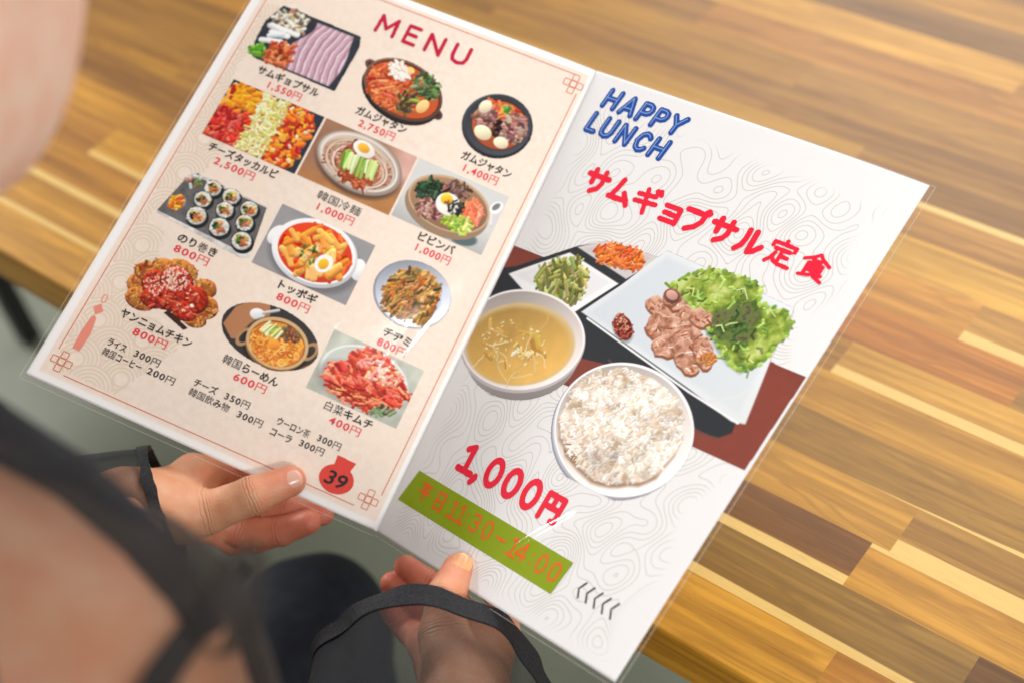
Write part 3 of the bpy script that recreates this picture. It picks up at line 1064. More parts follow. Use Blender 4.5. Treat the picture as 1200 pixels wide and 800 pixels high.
def dish_ramen():
    p = Paint(78, 201, 142, 240.5, seed=21)
    w = (p.X, p.Y)
    p.ell(109.5, 220.6, 29.6, 17.4, (54, 52, 52), 0.0)
    keep = p.A.copy()
    p.poly([(82, 225), (84, 213), (92, 205), (101, 203.5), (104, 210), (97, 220), (93, 230), (90, 231)], (176, 122, 86))
    p.poly([(126, 236), (137, 226), (139, 222), (138, 226), (128, 240)], (166, 110, 76))
    p.ell(97, 212, 4.3, 3.3, (226, 226, 226), -0.2, shade=0.2)
    p.cap(100, 210, 107, 205, 0.9, (190, 188, 186), 0.3)
    p.ell(115, 224, 20, 16, (40, 34, 32), 0, soft=1.5)
    for x, y, a in ((96.5, 227, 0.3), (134, 219, 0.3)):
        p.ring(x, y, 3.2, 5, 1.5, (176, 134, 92), a)
    p.ell(115, 223.5, 18.2, 15.0, (150, 106, 66), shade=0.3)
    p.ell(115, 222.4, 18.4, 14.6, (206, 170, 122))
    p.ell(115, 222.6, 16.4, 12.8, (120, 70, 36))
    p.ell(115, 222.9, 15.9, 12.3, (214, 130, 46))
    for q in range(200):
        a = p.rnd(0, 6.283)
        r = math.sqrt(p.rnd(0, 1))
        x, y = 115 + 14.5 * r * math.cos(a), 223.5 + 11 * r * math.sin(a)
        p.ring(x, y, p.rnd(1, 2.4), p.rnd(1, 2.0), 0.55, p.pick([(236, 168, 70), (214, 124, 44), (246, 190, 100), (196, 98, 34)], 8), p.rnd(0, 3))
    p.scat(40, inell(119, 215, 7, 4), [(120, 70, 44), (96, 60, 40), (150, 90, 60), (110, 110, 60)], (1, 3), (0.4, 0.9))
    for q in range(12):
        p.cap(103 + q * .9, 221 - p.rnd(0, 3), 105.5 + q * .8, 214 + p.rnd(-1, 2), 0.8, p.pick([(176, 190, 90), (206, 214, 140), (226, 226, 180), (140, 160, 60)], 6), 0.2)
    p.ell(113.5, 224, 3.6, 3.1, (240, 150, 56), 0, shade=0.3)
    p.A = np.minimum(p.A, np.maximum(keep, np.clip(1.5 - np.hypot((p.X - 115) / 18.6, (p.Y - 223) / 15.4), 0, 1)))
    return p, "photo of noodle soup with raw egg in a brass pot"


def dish_kimchi():
    p = Paint(141, 201.3, 198.6, 238.6, bg=(186, 190, 178), seed=22)
    p.tex(8, 0.14)
    p.ell(169, 221, 27, 17, (196, 200, 194), 0, soft=2.0)
    p.ring(169, 220, 26, 17.5, 1.2, (222, 226, 222))
    p.ell(165, 226, 22, 12, (150, 150, 142), 0, soft=4)
    out = [(147.5, 228), (149, 221), (154, 217), (158.5, 208), (164, 203.5), (171, 203), (179, 205), (186, 209), (193, 214), (197, 220), (191, 228), (183, 234), (175, 236.5), (160, 236), (152, 233)]
    p.poly(out, (190, 58, 36))
    p.scat(560, inpoly(out), [(206, 60, 40), (222, 86, 60), (176, 40, 28), (234, 120, 90), (196, 50, 36), (240, 150, 116)], (2, 7), (0.5, 1.2), (0.35, 0.55))
    p.scat(60, inell(176, 212, 14, 6), [(240, 160, 136), (232, 132, 108), (246, 186, 160)], (1, 4), (0.5, 1.0))
    p.scat(70, inell(168, 231, 16, 4.5, -0.1), [(150, 34, 24), (226, 130, 84), (170, 46, 30)], (3, 8), (0.4, 0.8), (-0.15, 0.3))
    p.scat(16, inell(186, 233, 7, 2.4, -0.3), [(90, 116, 84), (120, 140, 104), (60, 84, 60)], (1.5, 4), (0.6, 1.1))
    return p, "photo of red kimchi on a glass plate"


for fn in (dish_pork, dish_stew_oval, dish_stew_round, dish_cheese, dish_cold_noodle, dish_bibimbap,
           dish_rolls, dish_tteok, dish_pancake, dish_chicken, dish_ramen, dish_kimchi):
    p, lab = fn()
    p.sheet('L', "dish_photo", H_PHOTO, lab)


# ------------------------------------------------------------------ the lunch set photo of the white page
def lunch_photo():
    p = Paint(0.6, 80, 213.4, 220, res=0.36, seed=31)
    X, Y = p.X, p.Y
    p.poly([(0.6, 113.4), (40, 113.4), (190, 120.6), (213.3, 121), (212.2, 177.8), (175, 177.8), (84, 175.6), (0.6, 175)], (128, 62, 50))
    # the part of the cloth above the frame is cut away: only dishes rise over it
    p.tex(14, 0.05)
    p.tex(0.9, 0.05, 8)
    tray = [(0.6, 128), (10, 124), (44, 100), (60, 92), (100, 91), (128, 120), (193, 158), (194, 163), (188, 168.5), (176, 168.5), (100, 156), (70, 160), (0.6, 160)]
    p.poly(tray, (44, 46, 50), soft=0.8)
    p.path([(101, 153), (150, 166), (178, 169.6), (190, 168)], 0.45, (96, 70, 64))
    # two square side plates
    p.poly([(6.5, 130), (41, 105.5), (82, 112), (64, 136), (40, 142)], (234, 233, 234), soft=0.8)
    p.poly([(11, 129.5), (41, 108), (77, 113), (61, 133)], (222, 221, 222), soft=2.0)
    p.scat(210, inpoly([(26, 122), (36, 113), (49, 108.5), (62, 116), (61, 131), (48, 133), (32, 131)]), [(130, 134, 64), (160, 160, 88), (104, 106, 48), (176, 176, 110), (120, 116, 56)], (4, 10), (0.7, 1.3), (1.1, 0.7))
    p.poly([(44, 101), (60, 91.5), (99.5, 89.5), (85, 108)], (200, 193, 191), soft=0.8)
    p.poly([(50, 100.5), (62, 94), (93, 92), (82.5, 104.5)], (190, 182, 180), soft=1.8)
    p.scat(210, inpoly([(56, 98), (66, 91.5), (84, 90.5), (91, 95), (89, 100), (80, 103), (64, 104)]), [(216, 112, 46), (198, 92, 36), (232, 140, 70), (186, 80, 34)], (2, 6), (0.5, 1.0))
    # big square plate
    big = [(68, 134.5), (84, 112), (100, 84.5), (142, 86.5), (187, 89.5), (191, 121), (198, 156), (190, 157.5), (157, 150.5), (110, 142)]
    p.poly(big, (216, 219, 222), soft=0.8)
    p.poly([(73, 134), (86, 114), (102, 88), (183, 93), (187, 121), (192, 153), (158, 147.5)], (204, 210, 215), soft=3)
    cov = np.clip((X * 0.6 + Y - 225) / 40, 0, 1)[..., None] * (np.clip((Y - 95) / 8, 0, 1) * (X > 66) * (X < 199) * (Y < 158))[..., None]
    sel = (np.abs(p.C - np.array([210, 214, 218.])).max(-1) < 18)[..., None]
    p.C = np.where(sel, p.C * (1 - 0.45 * cov) + np.array([204, 208, 206.]) * 0.45 * cov, p.C)
    p.path([(74, 136.5), (112, 143.5), (158, 152), (194, 157)], 0.6, (226, 228, 228))
    p.path([(173, 152), (186, 144), (190, 136)], 0.9, (208, 212, 212))
    # sauce
    p.ell(99.5, 134.5, 9.5, 5.4, (140, 140, 142), 0.55, soft=1.5)
    p.ell(99, 133.5, 9, 5, (112, 40, 30), 0.55)
    p.scat(100, inell(99, 133.5, 8.5, 4.6, 0.55), [(130, 46, 32), (90, 28, 22), (156, 70, 50)], (0.8, 2.4), (0.4, 0.8))
    p.scat(40, inell(97, 131.5, 7, 3, 0.55), [(214, 170, 140), (196, 140, 110)], (0.4, 1.0), (0.2, 0.4), None, 8, 0)
    # lettuce
    let = [(114, 101), (120, 93), (130, 86), (140, 84.5), (152, 83), (163, 85), (168, 94), (180, 93.5), (190, 96.5), (192, 104), (189, 113), (186, 124), (180, 131), (170, 129), (160, 124), (150, 117), (140, 113), (127, 107)]
    p.poly([(a - .5, b + 2) for a, b in let], (150, 160, 156), soft=2)
    p.field(let, [(58, 76, 30), (96, 118, 40), (132, 152, 56), (162, 178, 82), (194, 202, 126)], 10.0, 50, 1.0, gain=2.4)
    g0 = [(126, 156, 58), (150, 178, 80), (104, 134, 46), (176, 198, 108), (84, 112, 40)]
    dk = [(143, 112), (150, 103), (158, 97), (165, 94), (172, 99), (171, 108), (178, 112), (168, 119), (157, 121), (150, 120)]
    p.field(dk, [(40, 56, 26), (66, 90, 38), (92, 112, 52), (108, 106, 66), (76, 74, 52)], 5.0, 60, 3.0, gain=2.2)
    for q in range(110):
        x, y = p.rnd(116, 190), p.rnd(83, 131)
        if inpoly(let)[1](x, y):
            a = p.rnd(0, 6.28)
            c = p.pick(g0, 10) if not inpoly(dk)[1](x, y) else p.pick([(70, 94, 40), (92, 116, 54), (52, 70, 32)], 8)
            L = p.rnd(1.5, 3.5)
            p.path([(x, y), (x + L * math.cos(a), y + L * math.sin(a)), (x + 2 * L * math.cos(a + .6), y + 2 * L * math.sin(a + .6))], p.rnd(0.35, 0.9), c, 0.35)
    for q in range(7):
        x, y = p.rnd(120, 186), p.rnd(88, 124)
        if inpoly(let)[1](x, y):
            p.path([(x, y), (x + p.rnd(2, 5), y + p.rnd(-4, 2)), (x + p.rnd(5, 9), y + p.rnd(-5, 4))], 0.35, p.pick([(190, 208, 130), (206, 218, 150)], 8))
    for (x, y, b) in let_edge(let, p):
        p.ell(x, y, p.rnd(1.0, 2.2), p.rnd(0.8, 1.7), p.pick([(140, 170, 70), (168, 192, 94), (112, 142, 50)], 10), p.rnd(0, 3), soft=0.5, shade=0.25)
    # grilled pork
    sl = [(113, 116, 9, 5.5, .2), (124, 114, 9.5, 6, -.4), (120, 109.5, 7, 4.4, .5), (133, 117, 8, 5.2, .9), (141, 113, 7, 5, .1), (118, 126, 8.5, 6, .9), (128, 124, 9, 6.4, .3), (138, 124, 8, 6, -.3),
          (131, 134, 8.5, 6, -.2), (143, 133, 9, 6, .4), (152, 128, 8, 5.4, .6), (148, 138, 9, 5, .2), (156, 132, 7, 5, .5), (118, 108.5, 5.5, 4.4, -.2)]
    for q, (x, y, a, b, an) in enumerate(sl):
        N = 15
        ra = [1 + p.rnd(-.16, .16) for _ in range(N)]
        out = [(x + a * 1.05 * ra[k] * math.cos(6.283 * k / N) * math.cos(an) - b * ra[k] * math.sin(6.283 * k / N) * math.sin(an),
                y + a * 1.05 * ra[k] * math.cos(6.283 * k / N) * math.sin(an) + b * ra[k] * math.sin(6.283 * k / N) * math.cos(an)) for k in range(N)]
        p.poly([(u + .5, v + 1.1) for u, v in out], (112, 66, 50), soft=0.9)
        p.field(out, [(134, 86, 64), (176, 122, 98), (200, 150, 126), (220, 182, 160)], 4.5, 100 + q, 0.9, gain=2.3)
        p.path([out[k] for k in range(8, 12)], 0.3, (214, 178, 156))
        p.path([out[k] for k in range(0, 5)], 0.5, (142, 84, 58))
        p.scat(5, inell(x, y, a * .8, b * .7, an), [(140, 84, 60), (160, 100, 66), (228, 196, 176)], (1.5, 4), (0.3, 0.6), (an, 0.4))
    p.ell(117.5, 107.5, 5.6, 4.0, (120, 72, 62), 0.2, shade=0.3)
    p.ell(117.3, 107.0, 4.0, 2.6, (196, 150, 136), 0.2, shade=0.2)
    p.scat(20, inell(158, 132, 5, 3.5), [(176, 110, 50), (190, 124, 60)], (1, 3), (0.5, 1.0))
    # soup bowl: outer body, rim, inside wall, broth
    p.ell(42, 169.5, 42, 27.5, (164, 156, 154), -0.14, shade=0.25)
    p.ell(37.4, 163.2, 46.6, 30.4, (186, 178, 178), -0.14)
    p.ell(37.1, 162.1, 45.8, 29.7, (238, 233, 232), -0.14)
    p.ell(37.1, 162.3, 44.6, 28.5, (208, 198, 192), -0.14, shade=-0.3)
    p.ell(37.6, 165.0, 40.0, 24.6, (208, 182, 134), -0.19, soft=1.2)
    p.ell(37.4, 166.0, 38.2, 22.6, (206, 164, 88), -0.19, soft=3, shade=-0.25)
    p.tex(7, 0.10, 14, np.clip(1.2 - np.hypot((p.X - 37) / 38, (p.Y - 166) / 23), 0, 1))
    p.scat(14, inell(34, 167, 26, 14), [(204, 160, 80), (210, 170, 96), (190, 144, 62)], (3, 9), (0.6, 1.6), (0.4, 0.6), 8, 0.1)
    for q in range(16):
        x, y = p.rnd(12, 58), p.rnd(154, 180)
        a = p.rnd(0, 6.283)
        pts = [(x, y)]
        for k in range(5):
            a += p.rnd(-.5, .5)
            pts.append((pts[-1][0] + 3 * math.cos(a), pts[-1][1] + 2.4 * math.sin(a)))
        p.path(pts, 0.36, p.pick([(222, 194, 140), (232, 212, 168), (210, 176, 112)], 6))
    p.scat(60, inell(34, 166, 25, 14), [(246, 234, 200), (236, 206, 140)], (0.4, 1.4), (0.25, 0.5), None, 6, 0)
    p.scat(12, inell(42, 168, 9, 5), [(244, 226, 190), (226, 186, 110)], (1, 3), (0.6, 1.3))
    # rice bowl
    p.ell(131.4, 186.4, 47.4, 36.4, (140, 146, 164), 0.13)
    p.ell(132, 185.4, 47.3, 36.2, (190, 188, 192), 0.13, shade=0.2)
    p.ell(132.3, 184.4, 47.2, 35.8, (240, 236, 236), 0.13)
    p.ell(132.3, 184.6, 45.8, 34.4, (218, 208, 202), 0.13, shade=-0.25)
    ric = []
    for k in range(40):
        t = 6.283 * k / 40
        q = 1 + p.rnd(-.035, .035)
        ric.append((130.2 + q * (41.5 * math.cos(t) * .992 - 30.6 * math.sin(t) * .13), 183.4 + q * (41.5 * math.cos(t) * .13 + 30.6 * math.sin(t) * .992)))
    p.poly([(a + .6, b + 2.2) for a, b in ric], (150, 122, 100), soft=2.5)
    p.field(ric, [(186, 158, 130), (214, 192, 168), (234, 222, 206), (246, 242, 234)], 8.0, 70, 1.5, gain=2.4)
    reg = inpoly(ric)
    cols = [(238, 226, 212), (248, 242, 234), (226, 208, 188), (252, 250, 246), (216, 196, 174), (242, 234, 222)]
    for q in range(1500):
        x, y = p.rnd(87, 174), p.rnd(150, 218)
        if not reg[1](x, y):
            continue
        a = p.rnd(0, 3.1416)
        L = p.rnd(0.6, 1.35)
        n = 0.6 * vnoise(np.array([x + 200]), np.array([y + 200]), 8.0, 70)[0] + 0.4 * vnoise(np.array([x + 70]), np.array([y + 70]), 2.8, 71)[0]
        c = p.pick(cols, 4) * min(1.03, 0.62 + 0.68 * n) * (1 - 0.12 * max(0, (y - 192) / 24))
        p.cap(x - L * math.cos(a), y - L * math.sin(a), x + L * math.cos(a), y + L * math.sin(a), 0.75, np.clip(c, 0, 252), 0.12, 0.6)
    p.scat(9, inpoly([(98, 196), (110, 206), (124, 214), (108, 212)]), [(150, 116, 90)], (1, 4), (0.3, 0.6))
    return p


def let_edge(P, p):
    out = []
    n = len(P)
    for i in range(n):
        a, b = np.array(P[i]), np.array(P[(i + 1) % n])
        L = np.linalg.norm(b - a)
        for k in range(int(L / 3.2) + 1):
            q = a + (b - a) * k / (L / 3.2 + 1)
            out.append((q[0] + p.rnd(-.8, .8), q[1] + p.rnd(-.8, .8), 0))
    return out


lp = lunch_photo()
lp.sheet('R', "lunch_photo", H_PHOTO, "photo of a lunch tray with grilled pork, lettuce, soup and rice")


# ------------------------------------------------------------------ line work printed on the pages
def ribbon_run(pg, pts, w, h):
    P = np.asarray(pts, float)
    d = np.gradient(P, axis=0)
    d /= np.linalg.norm(d, axis=1, keepdims=True) + 1e-9
    n = np.stack([-d[:, 1], d[:, 0]], 1) * w / 2
    a = page(pg, (P + n)[:, 0], (P + n)[:, 1], h)
    b = page(pg, (P - n)[:, 0], (P - n)[:, 1], h)
    return a, b


def ribbons(pg, name, runs, w, h, mat, label=None):
    V, Q = [], []
    k = 0
    for r in runs:
        if len(r) < 2:
            continue
        a, b = ribbon_run(pg, r, w, h)
        n = len(a)
        V += [a, b]
        i = np.arange(n - 1)
        Q.append(np.stack([k + i, k + i + 1, k + n + i + 1, k + n + i], 1))
        k += 2 * n
    me = mesh_np(name, np.concatenate(V), np.concatenate(Q))
    o = link(name, me, mat, PG[pg])
    if label:
        o["label"] = label
    return o


INK = dict(frame=mat_ink("red_frame_ink", (206, 110, 90)), wave=mat_ink("tan_wave_ink", (222, 206, 186)), black=mat_ink("black_ink", (44, 40, 40)),
           red=mat_ink("red_price_ink", (222, 62, 74)), crimson=mat_ink("crimson_ink", (186, 28, 62)), scarlet=mat_ink("scarlet_ink", (224, 30, 56)),
           blue=mat_ink("blue_ink", (30, 74, 152)), green=mat_ink("olive_green_ink", (132, 152, 4)), orange=mat_ink("orange_ink", (206, 96, 30)),
           pouch=mat_ink("red_pouch_ink", (216, 70, 60)), tassel=mat_ink("pale_red_ink", (226, 140, 122)), grey=mat_ink("dark_grey_ink", (60, 56, 50)), dim=mat_ink("grey_kanji_ink", (86, 84, 84)))


def seg(a, b, n=None):
    a, b = np.array(a, float), np.array(b, float)
    n = n or max(2, int(np.linalg.norm(b - a) / 5) + 1)
    return [tuple(a + (b - a) * t) for t in np.linspace(0, 1, n)]


def sq(x, y, s=3.0):
    return [seg((x, y), (x + s, y), 2), seg((x + s, y + .25), (x + s, y + s), 2), seg((x + s - .25, y + s), (x, y + s), 2), seg((x, y + s - .25), (x, y + .25), 2)]


def knot(cx, cy, sx, sy):
    """interlaced square corner ornament"""
    r = []
    for (i, j) in ((0, 0), (1, 0), (0, 1), (-1, 0), (0, -1)):
        r += sq(cx + i * 4.0 * sx - 2.0, cy + j * 4.0 * sy - 2.0, 3.7)
    return r


fr = []
fr += [seg((8.5, 12), (8.5, 277)), seg((18, 289.3), (196, 288.6)), seg((207.8, 277), (209, 17)), seg((203, 6.6), (17, 6.2))]
fr += knot(13.5, 283, 1, 1) + knot(202, 282.5, 1, 1) + knot(205, 12.5, 1, 1) + knot(13, 12, 1, 1)
ribbons('L', "frame_line", fr, 0.55, 0.07, INK['frame'])

# overlapping wave circles behind the left and bottom-left of the cream page
runs = []
cs = []
for row in range(0, 24):
    for cxi in range(-1, 4):
        cs.append(((0 if row % 2 else 13.5) + cxi * 27 + 6, 30 + row * 12.4, row))
for (cx, cy, row) in cs:
    for rr in (13.2, 11.0, 8.8, 6.6, 4.4):
        cur = []
        for t in np.linspace(0, 2 * math.pi, 70):
            x, y = cx + rr * math.cos(t), cy + rr * math.sin(t)
            lim = 24 + 9 * math.sin(y / 17.0) + (12 if 190 < y < 235 else 0) + (34 if y > 240 else 0)
            ok = 9.5 < x < lim and 34 < y < 287.5 and not any(
                (r2 > row and math.hypot(x - a, y - b) < 13.5) for (a, b, r2) in cs if abs(a - x) < 14 and abs(b - y) < 14)
            if ok:
                cur.append((x, y))
            else:
                if len(cur) > 2:
                    runs.append(cur)
                cur = []
        if len(cur) > 2:
            runs.append(cur)
ribbons('L', "wave_pattern", runs, 1.15, 0.05, INK['wave'])


def flat_poly(pg, name, pts, h, mat, label=None, n=1):
    """filled outline; fan around its centre"""
    P = np.asarray(pts, float)
    c = P.mean(0)
    A = np.concatenate([[c], P])
    V = page(pg, A[:, 0], A[:, 1], h)
    k = len(P)
    Q = [[0, 1 + (i + 1) % k, 1 + i] for i in range(k)]
    o = link(name, mesh_np(name, V, Q), mat, PG[pg])
    if label:
        o["label"] = label
    return o


# the green opening-hours bar (finely divided so that it follows the bent page)
g0, g1, g2, g3 = [np.array(q) for q in ((11.2, 254.2), (151.8, 257.6), (149.6, 277.0), (4.9, 274.8))]
U, Vv = np.meshgrid(np.linspace(0, 1, 60), np.linspace(0, 1, 10), indexing='ij')
gp = (g0 * ((1 - U) * (1 - Vv))[..., None] + g1 * (U * (1 - Vv))[..., None] + g2 * (U * Vv)[..., None] + g3 * ((1 - U) * Vv)[..., None])
link("hours_bar", mesh_np("hours_bar", page('R', gp[..., 0], gp[..., 1], 0.08).reshape(-1, 3), grid_faces(60, 10)[:, ::-1]), INK['green'], pageR)


# ------------------------------------------------------------------ lettering
def glyphs(body, bold, space=1.0, shear=0.0):
    cu = bpy.data.curves.new("glyphs", 'FONT')
    cu.body = body
    cu.size = 1.0
    cu.offset = bold
    cu.space_character = space
    cu.shear = shear
    cu.resolution_u = 4
    o = bpy.data.objects.new("tmp_text", cu)
    COL.objects.link(o)
    dg = bpy.context.evaluated_depsgraph_get()
    src = bpy.data.meshes.new_from_object(o.evaluated_get(dg))
    bpy.data.objects.remove(o)
    bpy.data.curves.remove(cu)
    n = len(src.vertices)
    co = np.empty(n * 3, np.float32)
    src.vertices.foreach_get("co", co)
    co = co.reshape(-1, 3)[:, :2].astype(float)
    src.calc_loop_triangles()
    tr = np.empty(len(src.loop_triangles) * 3, np.int32)
    src.loop_triangles.foreach_get("vertices", tr)
    bpy.data.meshes.remove(src)
    return co, tr.reshape(-1, 3)


def text(pg, name, s, x, y, size, mat, h=0.16, align='CENTER', width=None, bold=0.0, space=1.0, shear=0.0, ang=0.0, squash=1.0):
    """x, y: baseline anchor in page mm; size: em height in mm; width: fitted width in mm.
    Kana and figures are set bold, kanji in the plain weight, as printed on the menu."""
    if space == 1.0 and any(ord(c) > 0x2000 for c in s):
        V_, T_, pen, k = [], [], 0.0, 0
        for c in s:
            if c == ' ':
                pen += 0.35
                continue
            heavy = bold > 0 and ord(c) < 0x4E00
            co, tr = glyphs(c, 0.004 if ord(c) >= 0x4E00 or c == 'ー' else min(bold, 0.012))
            full = ord(c) > 0x2000
            adv = 1.0 if full else 0.60
            off = 0.0 if full else (adv - (co[:, 0].max() + co[:, 0].min())) / 2
            if c == '–':
                adv, off = 0.8, 0.1
            if c in ',:':
                adv, off = 0.34, 0.17 - (co[:, 0].max() + co[:, 0].min()) / 2
            for q, (ox, oy) in enumerate(((-.5, 0), (.5, 0), (0, .5), (0, -.5)) if heavy else ((0, 0),)):
                V_.append(np.concatenate([co + np.array([pen + off + ox * bold * 1.7, oy * bold * 1.7]), np.full((len(co), 1), q * 0.007)], 1))
                T_.append(tr + k)
                k += len(co)
            pen += adv
        co, tr = np.concatenate(V_), np.concatenate(T_)
    else:
        co, tr = glyphs(s, bold, space, shear)
        co = np.concatenate([co, np.zeros((len(co), 1))], 1)
    co[:, 0] -= co[:, 0].min()
    w = co[:, 0].max()
    sx = size * squash if width is None else width / w
    px = co[:, 0] * sx
    if align == 'CENTER':
        px = px - w * sx / 2
    py = -co[:, 1] * size
    c_, s_ = math.cos(ang), math.sin(ang)
    qx, qy = x + px * c_ - py * s_, y + px * s_ + py * c_
    return link(name, mesh_np(name, page(pg, qx, qy, h + co[:, 2]), tr), mat, PG[pg])


STROKES = {
    'M': [[(0, 0), (.04, 1), (.45, .3), (.86, 1), (.9, 0)]], 'E': [[(.56, 1), (0, 1), (0, 0), (.56, 0)], [(0, .51), (.5, .51)]],
    'N': [[(0, 0), (0, 1), (.72, 0), (.72, 1)]], 'U': [[(0, 1), (0, .34), (.08, .1), (.36, 0), (.64, .1), (.72, .34), (.72, 1)]],
    '定': [[(.5, 1.02), (.5, .88)], [(.07, .70), (.08, .86), (.92, .86), (.92, .70)], [(.22, .62), (.78, .62)], [(.5, .62), (.5, .1)], [(.5, .36), (.78, .36)],
          [(.28, .44), (.24, .24), (.06, .0)], [(.22, .26), (.36, .1), (.56, .03), (.96, .02)]],
    '食': [[(.03, .66), (.34, .84), (.5, 1.0), (.66, .84), (.97, .66)], [(.36, .71), (.64, .71)], [(.24, .04), (.24, .57), (.76, .57), (.76, .28), (.24, .28)], [(.24, .43), (.76, .43)],
          [(.1, .0), (.46, .1)], [(.46, .28), (.62, .1), (.95, -.03)], [(.86, .2), (.66, .1)]],
    '円': [[(.1, -.04), (.1, .9), (.9, .9), (.9, .03), (.72, .0)], [(.5, .9), (.5, .45)], [(.1, .45), (.9, .45)]],
    '1': [[(.16, .80), (.46, .98), (.46, .02)], [(.06, .0), (.84, .0)]], ',': [[(.12, .02), (.12, -.06), (.0, -.24)]],
    '0': [[(.42 + .32 * math.cos(t), .5 + .5 * math.sin(t)) for t in np.linspace(0, 2 * math.pi, 26)]],
    '3': [[(.06, .86), (.24, .98), (.46, .98), (.62, .84), (.6, .64), (.44, .53), (.28, .53)], [(.44, .53), (.64, .42), (.68, .22), (.54, .04), (.3, .0), (.04, .12)]],
    '4': [[(.58, .0), (.58, 1.0), (.02, .28), (.82, .28)]], ':': [[(.14, .2), (.15, .2)], [(.14, .72), (.15, .72)]], '-': [[(.06, .46), (.8, .46)]],
    '平': [[(.08, .92), (.92, .92)], [(.24, .76), (.34, .56)], [(.78, .78), (.66, .56)], [(.02, .42), (.98, .42)], [(.5, .92), (.5, -.08)]],
    '日': [[(.16, -.06), (.16, .96), (.84, .96), (.84, -.06)], [(.16, .47), (.84, .47)], [(.16, .0), (.84, .0)]],
    'サ': [[(.04, .70), (.96, .70)], [(.28, .94), (.28, .36)], [(.73, .94), (.73, .44), (.62, .18), (.36, .0)]],
    'ム': [[(.42, .94), (.30, .52), (.14, .12)], [(.06, .11), (.5, .12), (.86, .16)], [(.66, .42), (.80, .22), (.94, -.02)]],
    'ギ': [[(.08, .66), (.44, .70), (.80, .75)], [(.03, .34), (.46, .39), (.92, .44)], [(.38, .94), (.46, .46), (.56, -.04)], [(.76, 1.0), (.82, .86)], [(.91, 1.03), (.97, .89)]],
    'ョ': [[(.16, .62), (.78, .62), (.78, .0)], [(.20, .32), (.78, .32)], [(.14, .02), (.78, .02)]],
    'プ': [[(.05, .80), (.80, .80), (.76, .48), (.58, .20), (.26, .0)], [(.86, .98), (.80, .91), (.86, .84), (.93, .91), (.86, .98)]],
    'ル': [[(.28, .90), (.28, .52), (.22, .22), (.05, .0)], [(.56, .92), (.56, .04), (.76, .16), (.95, .40)]],
}


KANJI_R = {'定': 0.74, '食': 0.66, '円': 0.86, 'ギ': 0.88, 'ョ': 0.92}


def stroke_text(pg, name, s, x, y, adv, gw, gh, r, col, ang=0.0, h=0.16, shear=0.0, parent_label=None):
    """round-ended heavy lettering, one path per stroke; (x, y) is the baseline start in page mm"""
    n = len(s)
    advs = adv if isinstance(adv, (list, tuple)) else [adv] * n
    L = sum(advs)
    p = Paint(x - 6, y - gh - 5 + min(0, ang * L), x + L + 6, y + 6 + max(0, ang * L), res=0.24)
    pen = 0.0
    for c, a in zip(s, advs):
        for st in STROKES.get(c, []):
            p.path([(x + pen + q[0] * gw + q[1] * gh * shear, y + ang * (pen + q[0] * gw) - q[1] * gh) for q in st], r * (KANJI_R.get(c, 1.0)), col)
        pen += a
    return p.sheet(pg, name, h)


B = 0.022
DISH = [  # caption, centre x, baseline, width, price, price x, price width
    ("サムギョプサル", 47.5, 78.8, 41, "1,550円", 48.5, 22), ("ガムジャタン", 109.8, 78.6, 33, "2,750円", 110, 23.5), ("ガムジャタン", 179, 78.6, 32, "1,400円", 178.5, 22),
    ("チーズタッカルビ", 46.8, 134.8, 45, "2,500円", 44.6, 26), ("韓国冷麺", 110, 135.0, 28, "1,000円", 111, 23.5), ("ビビンバ", 172.6, 133.0, 23, "1,000円", 173.6, 22),
    ("のり巻き", 47.6, 192.3, 24.5, "800円", 47.2, 21.5), ("トッポギ", 112.2, 192.9, 24, "800円", 112.5, 20.5), ("チヂミ", 176, 192.4, 17.5, "800円", 175.6, 18),
    ("ヤンニョムチキン", 50, 245.8, 43.5, "800円", 49.6, 20.5), ("韓国らーめん", 108.6, 245.2, 34.5, "600円", 111.4, 20), ("白菜キムチ", 170.4, 245.0, 30, "400円", 171.2, 19.5)]
for (s, cx, y, w, pr, pxx, pw) in DISH:
    text('L', "dish_name", s, cx, y, 6.0, INK['black'], width=w, bold=B)
    text('L', "price", pr, pxx, y + 6.6, 6.0, INK['red'], width=pw, bold=0.016)
for (s, x0, x1, y) in (("ライス", 30, 41, 263.6), ("300円", 46, 61.3, 263.2), ("韓国コーヒー", 30, 53.4, 269.6), ("200円", 57, 73.4, 269.0),
                       ("チーズ", 83, 97.2, 264.0), ("350円", 102, 117.2, 263.8), ("韓国飲み物", 83, 107.6, 270.0), ("300円", 113, 128.4, 270.2),
                       ("ウーロン茶", 135, 155.2, 264.4), ("300円", 160, 174.4, 263.6), ("コーラ", 134.2, 147.2, 271.4), ("300円", 152, 167, 270.4)):
    text('L', "side_order", s, (x0 + x1) / 2, y, 5.2, INK['black'], width=x1 - x0, bold=0.014)
stroke_text('L', "heading", "MENU", 80.4, 25.8, [18.6, 14.6, 17.0, 12], 12.6, 10.8, 1.3, (190, 28, 62), ang=0.006)

# red pouch with 39
pp = Paint(166, 262, 194, 291, res=0.22)
pp.ell(180.2, 279.2, 10.4, 8.6, (216, 70, 60))
pp.poly([(175.4, 273), (174.6, 266.0), (186.8, 266.4), (185.4, 273)], (216, 70, 60))
pp.poly([(174, 275), (176.5, 270), (184.5, 270), (187, 275)], (216, 70, 60))
pp.sheet('L', "pouch_emblem", 0.10)
text('L', "pouch_number", "39", 180.2, 283.4, 11.5, INK['black'], bold=0.02, width=13, shear=0.12)
